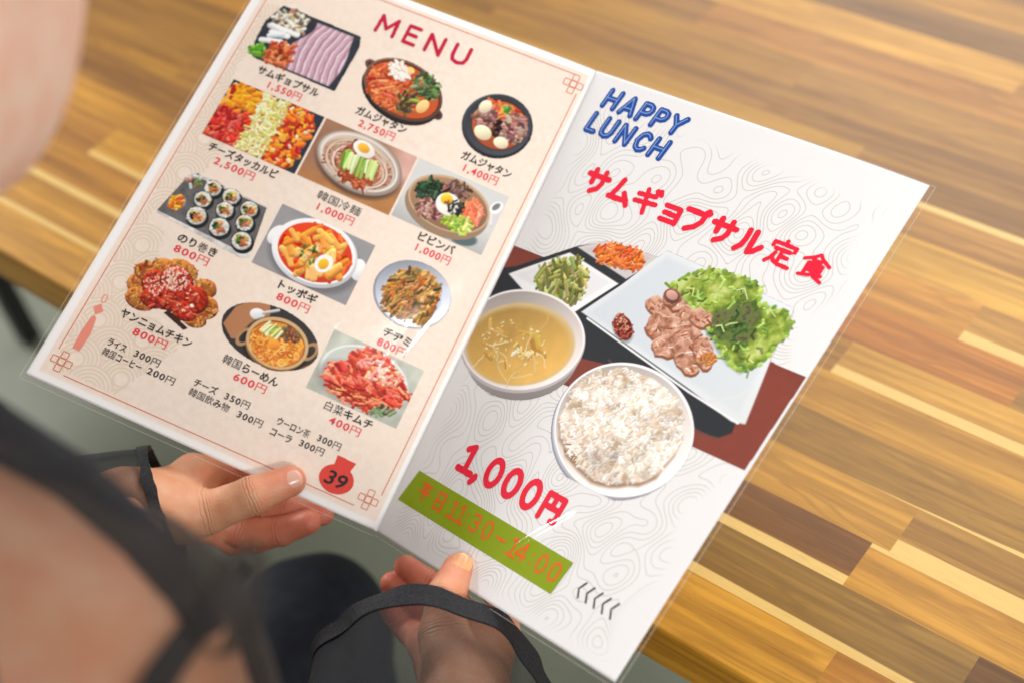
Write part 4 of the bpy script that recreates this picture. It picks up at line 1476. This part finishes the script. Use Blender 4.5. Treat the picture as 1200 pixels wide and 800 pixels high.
# pale red tassel ornament
flat_poly('L', "tassel_emblem", [(16.4, 251.5), (18.0, 253), (19.6, 262), (19.0, 273.5), (14.6, 273.5), (14.2, 262), (15.0, 253)], 0.10, INK['tassel'])
flat_poly('L', "tassel_emblem", [(16.2, 244), (19.4, 247.6), (16.4, 251.3), (13.2, 247.6)], 0.10, INK['tassel'])
ribbons('L', "tassel_emblem", [[(16.4 + 1.3 * math.sin(t), 240.6 - 2.6 * math.cos(t)) for t in np.linspace(0.3, 6.0, 14)]], 0.6, 0.10, INK['tassel'])

# right page
stroke_text('R', "set_name", "サムギョプサル定食", 27.6, 68.0, [18.2, 18.4, 19.0, 15.6, 18.6, 18.6, 19.6, 20.6, 17], 15.8, 14.0, 1.85, (224, 30, 56), ang=0.022)
stroke_text('R', "set_price", "1,000円", 38.5, 242.2, [15.4, 7.4, 16.2, 16.4, 17.0, 18], 15.6, 14.8, 2.15, (224, 30, 56), ang=0.032)
stroke_text('R', "hours", "平日11:30-14:00", 19.5, 268.0, [15.2, 14.2, 7.6, 8.4, 5.6, 10.8, 12.4, 11.2, 7.4, 11.0, 5.6, 10.8, 10], 9.8, 9.8, 0.85, (222, 92, 28), ang=0.026)
ch = []
for q in range(5):
    x = 164 + q * 6.2
    y = 267.4 + q * 0.25
    ch.append([(x + 2.8, y - 4.6), (x + 1.2, y - 2.0), (x, y), (x + 1.2, y + 2.0), (x + 2.8, y + 4.6)])
ribbons('R', "chevron_marks", ch, 1.15, 0.12, INK['grey'])

# HAPPY LUNCH: thick slanted strokes with a pale inline
GLY = {'H': (1.0, [[(0, 0), (0, 1)], [(.78, 0), (.78, 1)], [(0, .5), (.78, .5)]]),
       'A': (1.0, [[(0, 0), (.42, 1), (.84, 0)], [(.16, .33), (.68, .33)]]),
       'P': (.86, [[(0, 0), (0, 1), (.4, 1), (.6, .9), (.66, .72), (.6, .54), (.4, .44), (0, .44)]]),
       'Y': (.95, [[(0, 1), (.4, .48), (.8, 1)], [(.4, .48), (.4, 0)]]),
       'L': (.8, [[(0, 1), (0, 0), (.58, 0)]]),
       'U': (.98, [[(0, 1), (0, .3), (.1, .08), (.36, 0), (.62, .08), (.72, .3), (.72, 1)]]),
       'N': (1.0, [[(0, 0), (0, 1), (.74, 0), (.74, 1)]]),
       'C': (.95, [[(.74, .82), (.6, .95), (.38, 1), (.14, .86), (0, .5), (.14, .14), (.38, 0), (.6, .05), (.74, .18)]])}
hp = Paint(6, 3, 82, 42, res=0.22, seed=40)
for word, x, y, hh, wd in (("HAPPY", 14.6, 18.4, 10.2, 12.6), ("LUNCH", 11.4, 34.8, 10.6, 12.6)):
    cx = x
    dy = 0.0
    for chx in word:
        adv, strokes = GLY[chx]
        T = lambda q: (cx + q[0] * 9.6 + q[1] * 2.0, y + (cx - x) * 0.045 - q[1] * hh)
        for st in strokes:
            hp.path([T(q) for q in st], 1.95, (30, 72, 150))
        for st in strokes:
            hp.path([(T(q)[0] - .45, T(q)[1] - .35) for q in st], 0.22, (150, 176, 214))
        cx += adv * wd
hp.sheet('R', "heading", 0.14)


# ------------------------------------------------------------------ clear laminate over each page, with pressed creases
def film(pg, creases, m):
    x0, x1, y0, y1 = m
    st = 0.9
    nx, ny = int((x1 - x0) / st), int((y1 - y0) / st)
    X, Y = np.meshgrid(np.linspace(x0, x1, nx), np.linspace(y0, y1, ny), indexing='ij')
    H = 0.34 + 0.05 * (vnoise(X + 90, Y + 90, 26, 3 if pg == 'L' else 7, 2) - 0.5)
    for (pts, amp, sig) in creases:
        P = np.asarray(pts, float)
        dm = np.full(X.shape, 1e9)
        tt = np.zeros(X.shape)
        L = len(P) - 1
        for i in range(L):
            a, b = P[i], P[i + 1]
            ab = b - a
            t = np.clip(((X - a[0]) * ab[0] + (Y - a[1]) * ab[1]) / (ab @ ab), 0, 1)
            d = np.hypot(X - a[0] - t * ab[0], Y - a[1] - t * ab[1])
            k = d < dm
            dm = np.where(k, d, dm)
            tt = np.where(k, (i + t) / L, tt)
        H += amp * np.exp(-(dm / sig) ** 2) * np.sin(np.pi * np.clip(tt, 0.0, 1.0)) ** 0.6
    # the sealed rim droops to the level of the paper beyond its edge
    out = np.maximum.reduce([-X, X - PW, -Y, Y - PH, np.zeros_like(X)])
    H -= np.clip(out, 0, 1.0) * 0.45
    me = mesh_np("laminate_film", page(pg, X, Y, H).reshape(-1, 3), grid_faces(nx, ny)[:, ::-1])
    link("laminate_film", me, M['film'], menu, smooth=True)
    q = [(x0, y0), (x1, y0), (x1, y1), (x0, y1)]
    V_, Q_, k = [], [], 0
    for (a, b) in ((3, 0), (2, 3), (1, 2), (0, 1)):
        if (pg == 'L' and a == 1) or (pg == 'R' and a == 3):
            continue
        pts_ = seg(q[a], q[b], 60)
        A_ = np.array(pts_)
        d_ = np.array(q[b], float) - np.array(q[a], float)
        d_ /= np.linalg.norm(d_)
        n_ = np.array([-d_[1], d_[0]])
        sec = [(-.12, -.10), (.12, -.10), (.12, .08), (-.12, .08)]
        R_ = np.stack([page(pg, A_[:, 0] + n_[0] * u, A_[:, 1] + n_[1] * u, w) for u, w in sec], 1)
        n = len(A_)
        i_, j_ = np.meshgrid(np.arange(n - 1), np.arange(4), indexing='ij')
        a1 = (k + i_ * 4 + j_).ravel()
        b1 = (k + i_ * 4 + (j_ + 1) % 4).ravel()
        Q_.append(np.stack([a1, b1, b1 + 4, a1 + 4], 1))
        V_.append(R_.reshape(-1, 3))
        k += 4 * n
    link("laminate_rim", mesh_np("laminate_rim", np.concatenate(V_), np.concatenate(Q_)), M['rim'], menu)


film('L', [([(190, 156), (187, 176), (182, 196), (178, 214)], 1.05, 2.8), ([(140, 200), (150, 176), (160, 160)], 0.25, 2.5)], (-2.2, 213.6, -0.6, 300.2))
film('R', [([(58, 186), (61, 210), (66, 236), (70, 262)], 0.7, 2.5), ([(139, 233), (121, 255), (95, 291)], 1.0, 2.6), ([(12, 235), (11, 262), (8, 285)], 0.6, 3.0)], (0.4, 217.2, -0.4, 299.4))

# ------------------------------------------------------------------ the person holding the menu
def smin(a, b, k):
    h = np.clip(0.5 + 0.5 * (b - a) / k, 0, 1)
    return b * (1 - h) + a * h - k * h * (1 - h)


def d_cap(P, a, b, ra, rb):
    a = np.asarray(a, np.float32)
    b = np.asarray(b, np.float32)
    ab = b - a
    q = P - a
    t = np.clip((q @ ab) / max(float(ab @ ab), 1e-12), 0, 1)
    return np.linalg.norm(q - t[..., None] * ab, axis=-1) - (ra + (rb - ra) * t)


def d_ell(P, c, axes, r):
    """rough distance to an ellipsoid; axes rows are unit directions"""
    q = (P - np.asarray(c, np.float32)) @ np.asarray(axes, np.float32).T
    r = np.asarray(r, np.float32)
    k0 = np.linalg.norm(q / r, axis=-1)
    k1 = np.linalg.norm(q / (r * r), axis=-1)
    return k0 * (k0 - 1.0) / np.maximum(k1, 1e-9)


def chain(P, pts, rad, k=0.002):
    d = None
    for i in range(len(pts) - 1):
        e = d_cap(P, pts[i], pts[i + 1], rad[i], rad[i + 1])
        d = e if d is None else smin(d, e, k)
    return d


def surface(fn, lo, hi, h):
    """polygonise fn < 0 with dual (surface-net) quads"""
    lo = np.asarray(lo, np.float32)
    n = np.ceil((np.asarray(hi) - lo) / h).astype(int) + 1
    ax = [lo[i] + h * np.arange(n[i], dtype=np.float32) for i in range(3)]
    D = np.empty(tuple(n), np.float32)
    st = max(1, int(400000 / (n[1] * n[2])))
    for i in range(0, n[0], st):
        G = np.stack(np.meshgrid(ax[0][i:i + st], ax[1], ax[2], indexing='ij'), -1)
        D[i:i + st] = fn(G)
    S = D < 0
    cnt = np.zeros(tuple(n - 1), np.int16)
    acc = np.zeros(tuple(n - 1) + (3,), np.float32)
    m0, m1, m2 = n - 1
    for a in range(3):
        for o1 in (0, 1):
            for o2 in (0, 1):
                sl = [None] * 3
                oth = [q for q in range(3) if q != a]
                off = {oth[0]: o1, oth[1]: o2, a: 0}
                A = tuple(slice(off[q], off[q] + n[q] - 1) for q in range(3))
                off2 = dict(off)
                off2[a] = 1
                Bb = tuple(slice(off2[q], off2[q] + n[q] - 1) for q in range(3))
                x = S[A] != S[Bb]
                t = np.where(x, D[A] / np.where(x, D[A] - D[Bb], 1), 0)
                cnt += x
                for q in range(3):
                    acc[..., q] += np.where(x, (t if q == a else float(off[q])), 0)
    act = cnt > 0
    idx = np.full(tuple(n - 1), -1, np.int64)
    idx[act] = np.arange(act.sum())
    ijk = np.argwhere(act).astype(np.float32)
    V = lo + h * (ijk + acc[act] / cnt[act][:, None])
    Q = []
    for a in range(3):
        b, c = (a + 1) % 3, (a + 2) % 3
        A = [slice(1, -1)] * 3
        Bb = [slice(1, -1)] * 3
        A[a] = slice(0, n[a] - 1)
        Bb[a] = slice(1, n[a])
        s0, s1 = S[tuple(A)], S[tuple(Bb)]
        e = np.argwhere(s0 != s1)
        pos = s0[tuple(e.T)]
        base = e.copy()
        base[:, b] += 1
        base[:, c] += 1

        def at_(db, dc):
            q = base.copy()
            q[:, b] += db
            q[:, c] += dc
            return idx[tuple(q.T)]
        q4 = np.stack([at_(-1, -1), at_(0, -1), at_(0, 0), at_(-1, 0)], 1)
        q4[~pos] = q4[~pos][:, ::-1]
        Q.append(q4)
    return V, np.concatenate(Q)


mm = 0.001
HANDS = {
    'left': dict(
        wrist=at(150, 606, .822), elbow=(-0.72, -0.05, 0.80),
        palm=[(at(176, 585, .838), at(226, 556, .862), 16, 12), (at(176, 592, .836), at(238, 578, .876), 16, 12),
              (at(176, 602, .836), at(246, 600, .880), 16, 12), (at(178, 610, .834), at(248, 618, .878), 15, 11)],
        thenar=[(at(186, 603, .828), at(224, 603, .842), 16, 14), (at(200, 590, .836), at(236, 572, .862), 13, 10)],
        fingers=[([at(226, 553, .862), at(272, 554, .884), at(304, 548, .884), at(326, 538, .879)], [11, 9, 8, 6.5]),
                 ([at(240, 578, .876), at(292, 588, .890), at(340, 594, .884), at(378, 602, .876)], [11, 9.4, 8.4, 6.8]),
                 ([at(246, 600, .880), at(284, 624, .882), at(330, 622, .876), at(362, 611, .869)], [10.5, 9.4, 8.6, 7.2]),
                 ([at(246, 616, .878), at(272, 634, .892), at(302, 634, .896), at(326, 628, .894)], [9.5, 8, 7, 6])],
        thumb=([at(196, 602, .832), at(244, 600, .838), at(296, 580, .8355), at(340, 563, .8415)], [15, 12, 10.8, 9.0])),
    'right': dict(
        wrist=at(548, 850, .745), elbow=(-0.20, 0.0, 0.82),
        palm=[(at(560, 815, .765), at(584, 748, .812), 16, 12), (at(548, 815, .765), at(556, 742, .822), 16, 12),
              (at(536, 815, .768), at(528, 744, .828), 16, 12), (at(524, 818, .77), at(500, 756, .828), 15, 11)],
        thenar=[(at(540, 815, .750), at(524, 752, .782), 17, 14), (at(560, 790, .77), at(560, 748, .808), 13, 10)],
        fingers=[([at(586, 744, .814), at(590, 700, .838), at(560, 672, .856), at(530, 655, .862)], [11, 9, 8, 6.5]),
                 ([at(556, 742, .824), at(532, 708, .850), at(500, 683, .856), at(476, 664, .852)], [11, 9.4, 8.6, 7.2]),
                 ([at(528, 744, .828), at(505, 722, .850), at(478, 700, .856), at(459, 683, .852)], [10.5, 9, 8.2, 6.8]),
                 ([at(500, 756, .828), at(480, 738, .848), at(465, 722, .852), at(452, 706, .850)], [9.5, 8, 7, 6])],
        thumb=([at(542, 808, .758), at(520, 742, .776), at(522, 700, .781), at(537, 667, .7925)], [15, 12.5, 10.4, 8.8])),
}


def hand_fn(hd):
    ax = hd['wrist'] - np.asarray(hd['elbow'])
    ax /= np.linalg.norm(ax)
    side = hd['palm'][0][0] - hd['palm'][3][0]
    side -= ax * (side @ ax)
    side /= np.linalg.norm(side)

    def fn(P):
        d = None
        for (a, b, ra, rb) in hd['palm']:
            e = d_cap(P, a, b, ra * mm * 0.9, rb * mm * 0.9)
            d = e if d is None else smin(d, e, 7 * mm)
        for (a, b, ra, rb) in hd['thenar']:
            d = smin(d, d_cap(P, a, b, ra * mm, rb * mm), 8 * mm)
        el = np.asarray(hd['elbow'])
        mid = hd['wrist'] * 0.45 + el * 0.55
        for s_ in (-1, 1):
            w = hd['wrist'] + side * 9 * mm * s_
            d = smin(d, d_cap(P, w, mid + side * 11 * mm * s_, 18 * mm, 25 * mm), 10 * mm)
            d = smin(d, d_cap(P, w, (hd['palm'][0][0] if s_ > 0 else hd['palm'][3][0]), 17.5 * mm, 15 * mm), 10 * mm)
        best = None
        for pts, rad in hd['fingers']:
            f = smin(d, chain(P, pts, [r * mm for r in rad], 2 * mm), 5 * mm)
            best = f if best is None else np.minimum(best, f)
        pts, rad = hd['thumb']
        t = chain(P, pts, [r * mm for r in rad], 3 * mm)
        # a slightly narrowed shaft between the thumb joints, pad bulge before the tip
        f = smin(d, t, 6 * mm)
        return np.minimum(best, f)
    pts = [p for f in hd['fingers'] for p in f[0]] + hd['thumb'][0] + [hd['wrist'], hd['wrist'] * 0.45 + np.asarray(hd['elbow']) * 0.55]
    pts = np.array(pts)
    return fn, pts.min(0) - 0.045, pts.max(0) + 0.045


SH_R = at(95, 805, .475)
EL_R = np.array(HANDS['right']['elbow'])
SH_L = np.array([-0.66, 0.06, 1.07])
EL_L = np.array(HANDS['left']['elbow'])
HEAD = at(-214, -212, .42)
f_ = np.array([-0.42, 0.66, -0.62])
f_ /= np.linalg.norm(f_)
r_ = np.cross(f_, np.array([0, 0, 1.0]))
r_ /= np.linalg.norm(r_)
u_ = np.cross(r_, f_)
HA = np.array([r_, f_, u_])
NECK0 = np.array([-0.45, 0.03, 1.10])


def hp3(a, b, c):
    return HEAD + r_ * a + f_ * b + u_ * c


def body_fn(P):
    d = d_ell(P, HEAD + u_ * .015, HA, (.076, .094, .100))
    d = smin(d, d_ell(P, hp3(0, .034, -.060), HA, (.048, .058, .055)), .03)
    d = smin(d, d_cap(P, hp3(0, .070, -.092), hp3(0, .074, -.088), .016, .014), .02)          # chin
    d = smin(d, d_cap(P, hp3(0, .092, .005), hp3(0, .112, -.030), .007, .011), .010)           # nose
    d = smin(d, d_cap(P, hp3(-.018, .092, -.058), hp3(.018, .092, -.058), .006, .006), .006)   # lips
    for s_ in (-1, 1):
        d = smin(d, d_ell(P, hp3(.077 * s_, -.005, -.015), HA, (.010, .020, .031)), .006)      # ears
        d = smin(d, d_ell(P, hp3(.031 * s_, .080, .006), HA, (.015, .012, .009)), .006)        # eyelids
    d = smin(d, d_cap(P, NECK0, hp3(0, -.02, -.05), .055, .048), .03)
    t = d_cap(P, (-.47, .0, 1.0), (-.46, -.06, .72), .125, .115)
    t = smin(t, d_cap(P, (-.57, .02, 1.03), (-.36, .02, 1.03), .085, .085), .05)
    t = smin(t, d_cap(P, SH_L * .8 + NECK0 * .2, NECK0, .05, .055), .05)
    t = smin(t, d_cap(P, SH_R * .75 + NECK0 * .25, NECK0, .045, .055), .05)
    t = smin(t, d_cap(P, (-.54, -.10, .58), (-.38, -.10, .58), .125, .125), .06)
    d = smin(d, t, .04)
    d = smin(d, d_cap(P, SH_R, EL_R, .051, .040), .02)
    d = smin(d, d_cap(P, SH_L, EL_L, .052, .040), .04)
    for el, hd in ((EL_R, HANDS['right']), (EL_L, HANDS['left'])):
        m = hd['wrist'] * .4 + el * .6
        d = smin(d, d_cap(P, el, m, .038, .030), .02)
    return d


objs = []
V, Q = surface(body_fn, (-1.0, -.32, .40), (-.05, .42, 1.44), 0.008)
me = mesh_np("person", V, Q)
ob = link("person", me, M['skin'])
tmp = []
for kx in ('left', 'right'):
    fn, lo, hi = hand_fn(HANDS[kx])
    V, Q = surface(fn, lo, hi, 0.00125)
    o = link("tmp_hand", mesh_np("tmp_hand", V, Q), M['skin'])
    md = ob.modifiers.new("u", 'BOOLEAN')
    md.operation = 'UNION'
    md.solver = 'MANIFOLD'
    md.object = o
    tmp.append(o)
dg = bpy.context.evaluated_depsgraph_get()
me2 = bpy.data.meshes.new_from_object(ob.evaluated_get(dg))
ob.modifiers.clear()
old = ob.data
ob.data = me2
me2.name = "person"
for o in tmp:
    bpy.data.objects.remove(o)
bpy.data.meshes.remove(old)
me2.materials.clear()
me2.materials.append(M['skin'])
n = len(me2.vertices)
print("person verts", n)
co = np.empty(n * 3, np.float32)
me2.vertices.foreach_get("co", co)
co = co.reshape(-1, 3)
base = np.array([0.64, 0.335, 0.19])
pink = np.array([0.62, 0.19, 0.125])
face_c = np.array([0.82, 0.59, 0.47])
w = np.zeros(n)
for hd in HANDS.values():
    for pts, rad in hd['fingers']:
        for p, g in ((pts[-1], .020), (pts[-2], .016), (pts[1], .016)):
            w = np.maximum(w, np.exp(-((co - p) ** 2).sum(1) / g ** 2))
    w = np.maximum(w, 0.7 * np.exp(-((co - hd['thumb'][0][-1]) ** 2).sum(1) / .016 ** 2))
    for (a, b, ra, rb) in hd['palm'][1:]:
        w = np.maximum(w, 0.55 * np.exp(-((co - b) ** 2).sum(1) / .025 ** 2))
w = np.maximum(w, 0.35 * np.exp(-((co - hp3(.045, .07, -.03)) ** 2).sum(1) / .04 ** 2))
wf = np.clip((co[:, 2] - 1.12) / 0.03, 0, 1)[:, None]
skinc = base[None] * (1 - wf) + face_c[None] * wf
vcol(me2, "Col", skinc * (1 - w[:, None]) + pink[None] * w[:, None])
cr = np.zeros((n, 3), np.float32)
cr[:, 0] = 50
bd = np.full(n, 1e9)
for hd in HANDS.values():
    for pts, rad in hd['fingers'] + [hd['thumb']]:
        for q in range(1, len(pts) - 1):
            p = pts[q]
            axd = pts[q + 1] - pts[q - 1]
            axd = axd / np.linalg.norm(axd)
            rel = co - p
            sa = rel @ axd * 1000
            dist = np.linalg.norm(rel, axis=1) * 1000
            ok = (dist < rad[q] * 1.9) & (dist < bd)
            bd[ok] = dist[ok]
            cr[ok, 0] = sa[ok]
            cr[ok, 1] = np.clip(1.9 - dist[ok] / rad[q], 0, 1)
ca = me2.attributes.new("Crease", 'FLOAT_VECTOR', 'POINT')
ca.data.foreach_set("vector", cr.ravel())
me2.polygons.foreach_set("use_smooth", np.ones(len(me2.polygons), bool))
person = ob
tag(person, "person in sheer black sleeves bending over the menu and holding it with both hands", "person")


# thumb nails
def nail(c, axis, up, ln, wd, mat):
    axis = axis / np.linalg.norm(axis)
    up = up - axis * (up @ axis)
    up /= np.linalg.norm(up)
    sd = np.cross(axis, up)
    nu, nv = 17, 17
    V = []
    for i in range(nu):
        for j in range(nv):
            a, b = i / (nu - 1) * 2 - 1, j / (nv - 1) * 2 - 1
            # square grid pressed into a rounded plate
            x = a * math.sqrt(max(0, 1 - 0.42 * b * b))
            y = b * math.sqrt(max(0, 1 - 0.42 * a * a))
            z = 1.0 - 0.42 * y * y - 0.10 * x * x
            e = max(abs(a), abs(b))
            z -= 0.25 * max(0, e - 0.85) / 0.15
            V.append(c + axis * x * ln + sd * y * wd + up * (z - 1.0) * wd)
    o = link("fingernail", mesh_np("fingernail", V, grid_faces(nu, nv)), mat, person, smooth=True)
    return o


def toward_camera(p):
    v = CAM - p
    return v / np.linalg.norm(v)


for kx, upmix, mt, ln, wd, lift in (('left', np.array([0.25, 0.55, 0.0]), M['nail'], 7.4, 6.2, 9.2), ('right', np.array([0.1, 0.0, 0.1]), M['nail_gel'], 8.2, 6.6, 9.1)):
    pts, rad = HANDS[kx]['thumb']
    a = pts[-1] - pts[-2]
    a /= np.linalg.norm(a)
    up = toward_camera(pts[-1]) + upmix
    up -= a * (up @ a)
    up /= np.linalg.norm(up)
    nail(pts[-1] + up * lift * mm - a * 0.8 * mm, a, up, ln * mm, wd * mm, mt)


# hair: a cap with a fall at the back
def hair_fn(P):
    d = d_ell(P, HEAD + u_ * .022 - f_ * .012, HA, (.086, .098, .108))
    d = smin(d, d_cap(P, hp3(0, -.075, .0), hp3(0, -.095, -.14), .060, .045), .03)
    cut = (P - hp3(0, -.012, 0)) @ (f_ * 0.86 - u_ * 0.50).astype(np.float32)
    return np.maximum(d, cut)


lo = HEAD - .24
V, Q = surface(hair_fn, lo, HEAD + .2, 0.006)
link("hair", mesh_np("hair", V, Q), M['hair'], person, smooth=True)


# trousers
KN_L = at(366, 744, 1.14)
KN_R = np.array([-0.34, 0.29, 0.485])


def trouser_fn(P):
    d = d_cap(P, (-.54, -.11, .56), (-.38, -.11, .56), .135, .135)
    for k, hx in ((KN_L, -.55), (KN_R, -.37)):
        d = smin(d, d_cap(P, (hx, -.08, .53), k, .092, .060), .04)
        d = smin(d, d_cap(P, k, k + np.array([0, -.03, -.40]), .058, .042), .02)
    return d + 0.002 * np.sin(P[..., 0] * 60 + P[..., 1] * 45) * np.sin(P[..., 1] * 38 + 1)


V, Q = surface(trouser_fn, (-.78, -.32, .03), (-.18, .42, .74), 0.008)
link("trousers", mesh_np("trousers", V, Q), M['navy'], person, smooth=True)


# black bodice under the sheer sleeves
def bodice_fn(P):
    t = d_cap(P, (-.47, .0, 1.0), (-.46, -.06, .72), .137, .127)
    t = smin(t, d_cap(P, (-.57, .02, 1.03), (-.36, .02, 1.03), .097, .097), .05)
    t = smin(t, d_cap(P, (-.54, -.10, .60), (-.38, -.10, .60), .136, .136), .06)
    t = t + 0.003 * np.sin(P[..., 0] * 50 + P[..., 2] * 30)
    return np.maximum(t, -(d_cap(P, NECK0, hp3(0, -.02, -.05), .072, .06)))


V, Q = surface(bodice_fn, (-.85, -.34, .40), (-.2, .24, 1.24), 0.008)
link("bodice", mesh_np("bodice", V, Q), M['black_cloth'], person, smooth=True)


# sheer sleeves: swept tubes around the arms
def sleeve(path, radii, seed, nu=72, n_sub=14, ripple=0.05, squash=1.0):
    P = [np.asarray(p, float) for p in path]
    C_, R_ = [], []
    for i in range(len(P) - 1):
        p0 = P[max(i - 1, 0)]
        p3 = P[min(i + 2, len(P) - 1)]
        for t in np.linspace(0, 1, n_sub, endpoint=(i == len(P) - 2)):
            t2, t3 = t * t, t * t * t
            C_.append(.5 * (2 * P[i] + (P[i + 1] - p0) * t + (2 * p0 - 5 * P[i] + 4 * P[i + 1] - p3) * t2 + (3 * P[i] - p0 - 3 * P[i + 1] + p3) * t3))
            R_.append(radii[i] * (1 - t) + radii[i + 1] * t)
    C_ = np.array(C_)
    T_ = np.gradient(C_, axis=0)
    T_ /= np.linalg.norm(T_, axis=1, keepdims=True)
    up = np.array([0.1, 0.2, 1.0])
    V = []
    g = np.random.default_rng(seed)
    ph = g.uniform(0, 6.28, 6)
    for i in range(len(C_)):
        up = up - T_[i] * (up @ T_[i])
        up /= np.linalg.norm(up)
        sd = np.cross(T_[i], up)
        th = np.linspace(0, 2 * np.pi, nu, endpoint=False)
        rr = R_[i] * (1 + ripple * (0.5 * np.sin(3 * th + ph[0] + i * .12) + 0.35 * np.sin(7 * th + ph[1] - i * .2) + 0.25 * np.sin(11 * th + ph[2] + i * .31)))
        V.append(C_[i] + np.outer(np.cos(th) * rr * squash, up) + np.outer(np.sin(th) * rr, sd))
    return np.array(V)                                 # rings x nu x 3


def tube_mesh(name, R, mat, parent, close=True, label=None):
    n, m = R.shape[:2]
    i, j = np.meshgrid(np.arange(n - 1), np.arange(m), indexing='ij')
    a = (i * m + j).ravel()
    b = (i * m + (j + 1) % m).ravel()
    Q = np.stack([a, b, b + m, a + m], 1)
    o = link(name, mesh_np(name, R.reshape(-1, 3), Q), mat, parent, smooth=True)
    if label:
        o["label"] = label
    return o


def band(name, ring_a, ring_b, thick, mat, parent):
    """closed hem band between two rings, with thickness"""
    g = np.random.default_rng(len(name) + ring_a.shape[0])
    th = np.linspace(0, 2 * np.pi, ring_a.shape[0], endpoint=False)
    wob = sum(g.uniform(.15, .35) * np.sin(k * th + g.uniform(0, 6.28)) for k in (5, 9, 14, 23))[:, None]
    c = ring_a.mean(0)
    axis = c - ring_b.mean(0)
    axis /= np.linalg.norm(axis)
    ring_b = ring_b + axis * wob * 0.0009 + (ring_b - ring_b.mean(0)) * (wob * -0.01 + 0.004)
    ring_a = ring_a + axis * np.roll(wob, 9, 0) * 0.0008 + (ring_a - c) * wob * 0.014
    out = ring_a - c
    out /= np.linalg.norm(out, axis=1, keepdims=True)
    mid = (ring_a + ring_b) / 2 + out * np.roll(wob, 17, 0) * 0.0006
    R = np.stack([ring_a + out * thick, mid + out * thick, ring_b + out * thick, ring_b - out * thick, mid - out * thick, ring_a - out * thick, ring_a + out * thick])
    o = tube_mesh(name, R, mat, parent)
    o.data.polygons.foreach_set("use_smooth", np.zeros(len(o.data.polygons), bool))
    return o


cuff_c = at(503, 800, .800)
RS = sleeve([SH_R * .66 + EL_R * .34, SH_R * .4 + EL_R * .6, EL_R + np.array([.02, -.02, -.02]), EL_R * .35 + cuff_c * .65, cuff_c],
            [.062, .062, .066, .058, .066], 3, nu=120, ripple=0.055)
slR = tube_mesh("sleeve", RS, M['sheer'], person)


def yoke_fn(P):
    d = d_cap(P, SH_R, SH_R * .62 + EL_R * .38, .0565, .056)
    d = smin(d, d_cap(P, SH_R, SH_R * .7 + NECK0 * .3 + np.array([0, 0, .0]), .055, .056), .02)
    d = smin(d, d_cap(P, at(262, 720, .43), at(291, 652, .432), .011, .006), .018)     # a pulled-up fold
    return d + 0.0012 * np.sin(P[..., 0] * 160 + P[..., 1] * 90) * np.sin(P[..., 2] * 120)


V, Q = surface(yoke_fn, SH_R - .22, SH_R + .2, 0.005)
link("sleeve_yoke", mesh_np("sleeve_yoke", V, Q), M['sheer_thin'], slR, smooth=True)
band("cuff", RS[-1], RS[-4], 0.0006, M['lace'], slR)
LC = at(196, 588, .842)
LS = sleeve([SH_L + np.array([.0, 0, .02]), SH_L * .5 + EL_L * .5, EL_L + np.array([-.01, -.01, -.01]), EL_L * .4 + LC * .6, LC],
            [.066, .062, .060, .052, .033], 5, nu=120, ripple=0.05)
slL = tube_mesh("sleeve", LS, M['sheer'], person)
band("cuff", LS[-1], LS[-2], 0.0012, M['lace'], slL)


# dark seams of the sheer top over the near shoulder, laid on the arm
def cast(px, py, extra):
    r = RW @ np.array([(px - 600) / F, (py - 400) / F, 1.0])
    d = 0.2
    for _ in range(60):
        p = CAM + r * d
        e = float(body_fn(p[None].astype(np.float32))[0]) - extra
        d += e * 0.8
        if e < 0.0005 or d > 0.75:
            break
    return CAM + r * min(d, 0.56)


def seam(px_path, widths, extra, mat, name="seam"):
    P = np.array([cast(x, y, extra) for x, y in px_path])
    n = len(P)
    D = np.gradient(P, axis=0)
    D /= np.linalg.norm(D, axis=1, keepdims=True)
    V = []
    for i in range(n):
        v = toward_camera(P[i])
        s_ = np.cross(D[i], v)
        s_ /= np.linalg.norm(s_)
        wv = widths[i] * mm / 2
        for k in range(12):
            a = 2 * math.pi * k / 12
            V.append(P[i] + s_ * math.cos(a) * wv + v * math.sin(a) * wv * 0.3)
    return tube_mesh(name, np.array(V).reshape(n, 12, 3), mat, slR)


def smooth_path(pts, n=24):
    P = np.array(pts, float)
    t = np.linspace(0, len(P) - 1, n)
    return [tuple(np.array([np.interp(q, np.arange(len(P)), P[:, k]) for k in (0, 1)])) for q in t]


p1 = smooth_path([(-90, 468), (0, 520), (85, 568), (160, 628), (218, 692), (248, 745)])
seam(p1, np.linspace(27, 10, 24), 0.004, M['seam'])
p2 = smooth_path([(292, 660), (262, 700), (225, 740), (190, 790), (150, 860)])
seam(p2, np.linspace(7, 11, 24), 0.006, M['seam'])
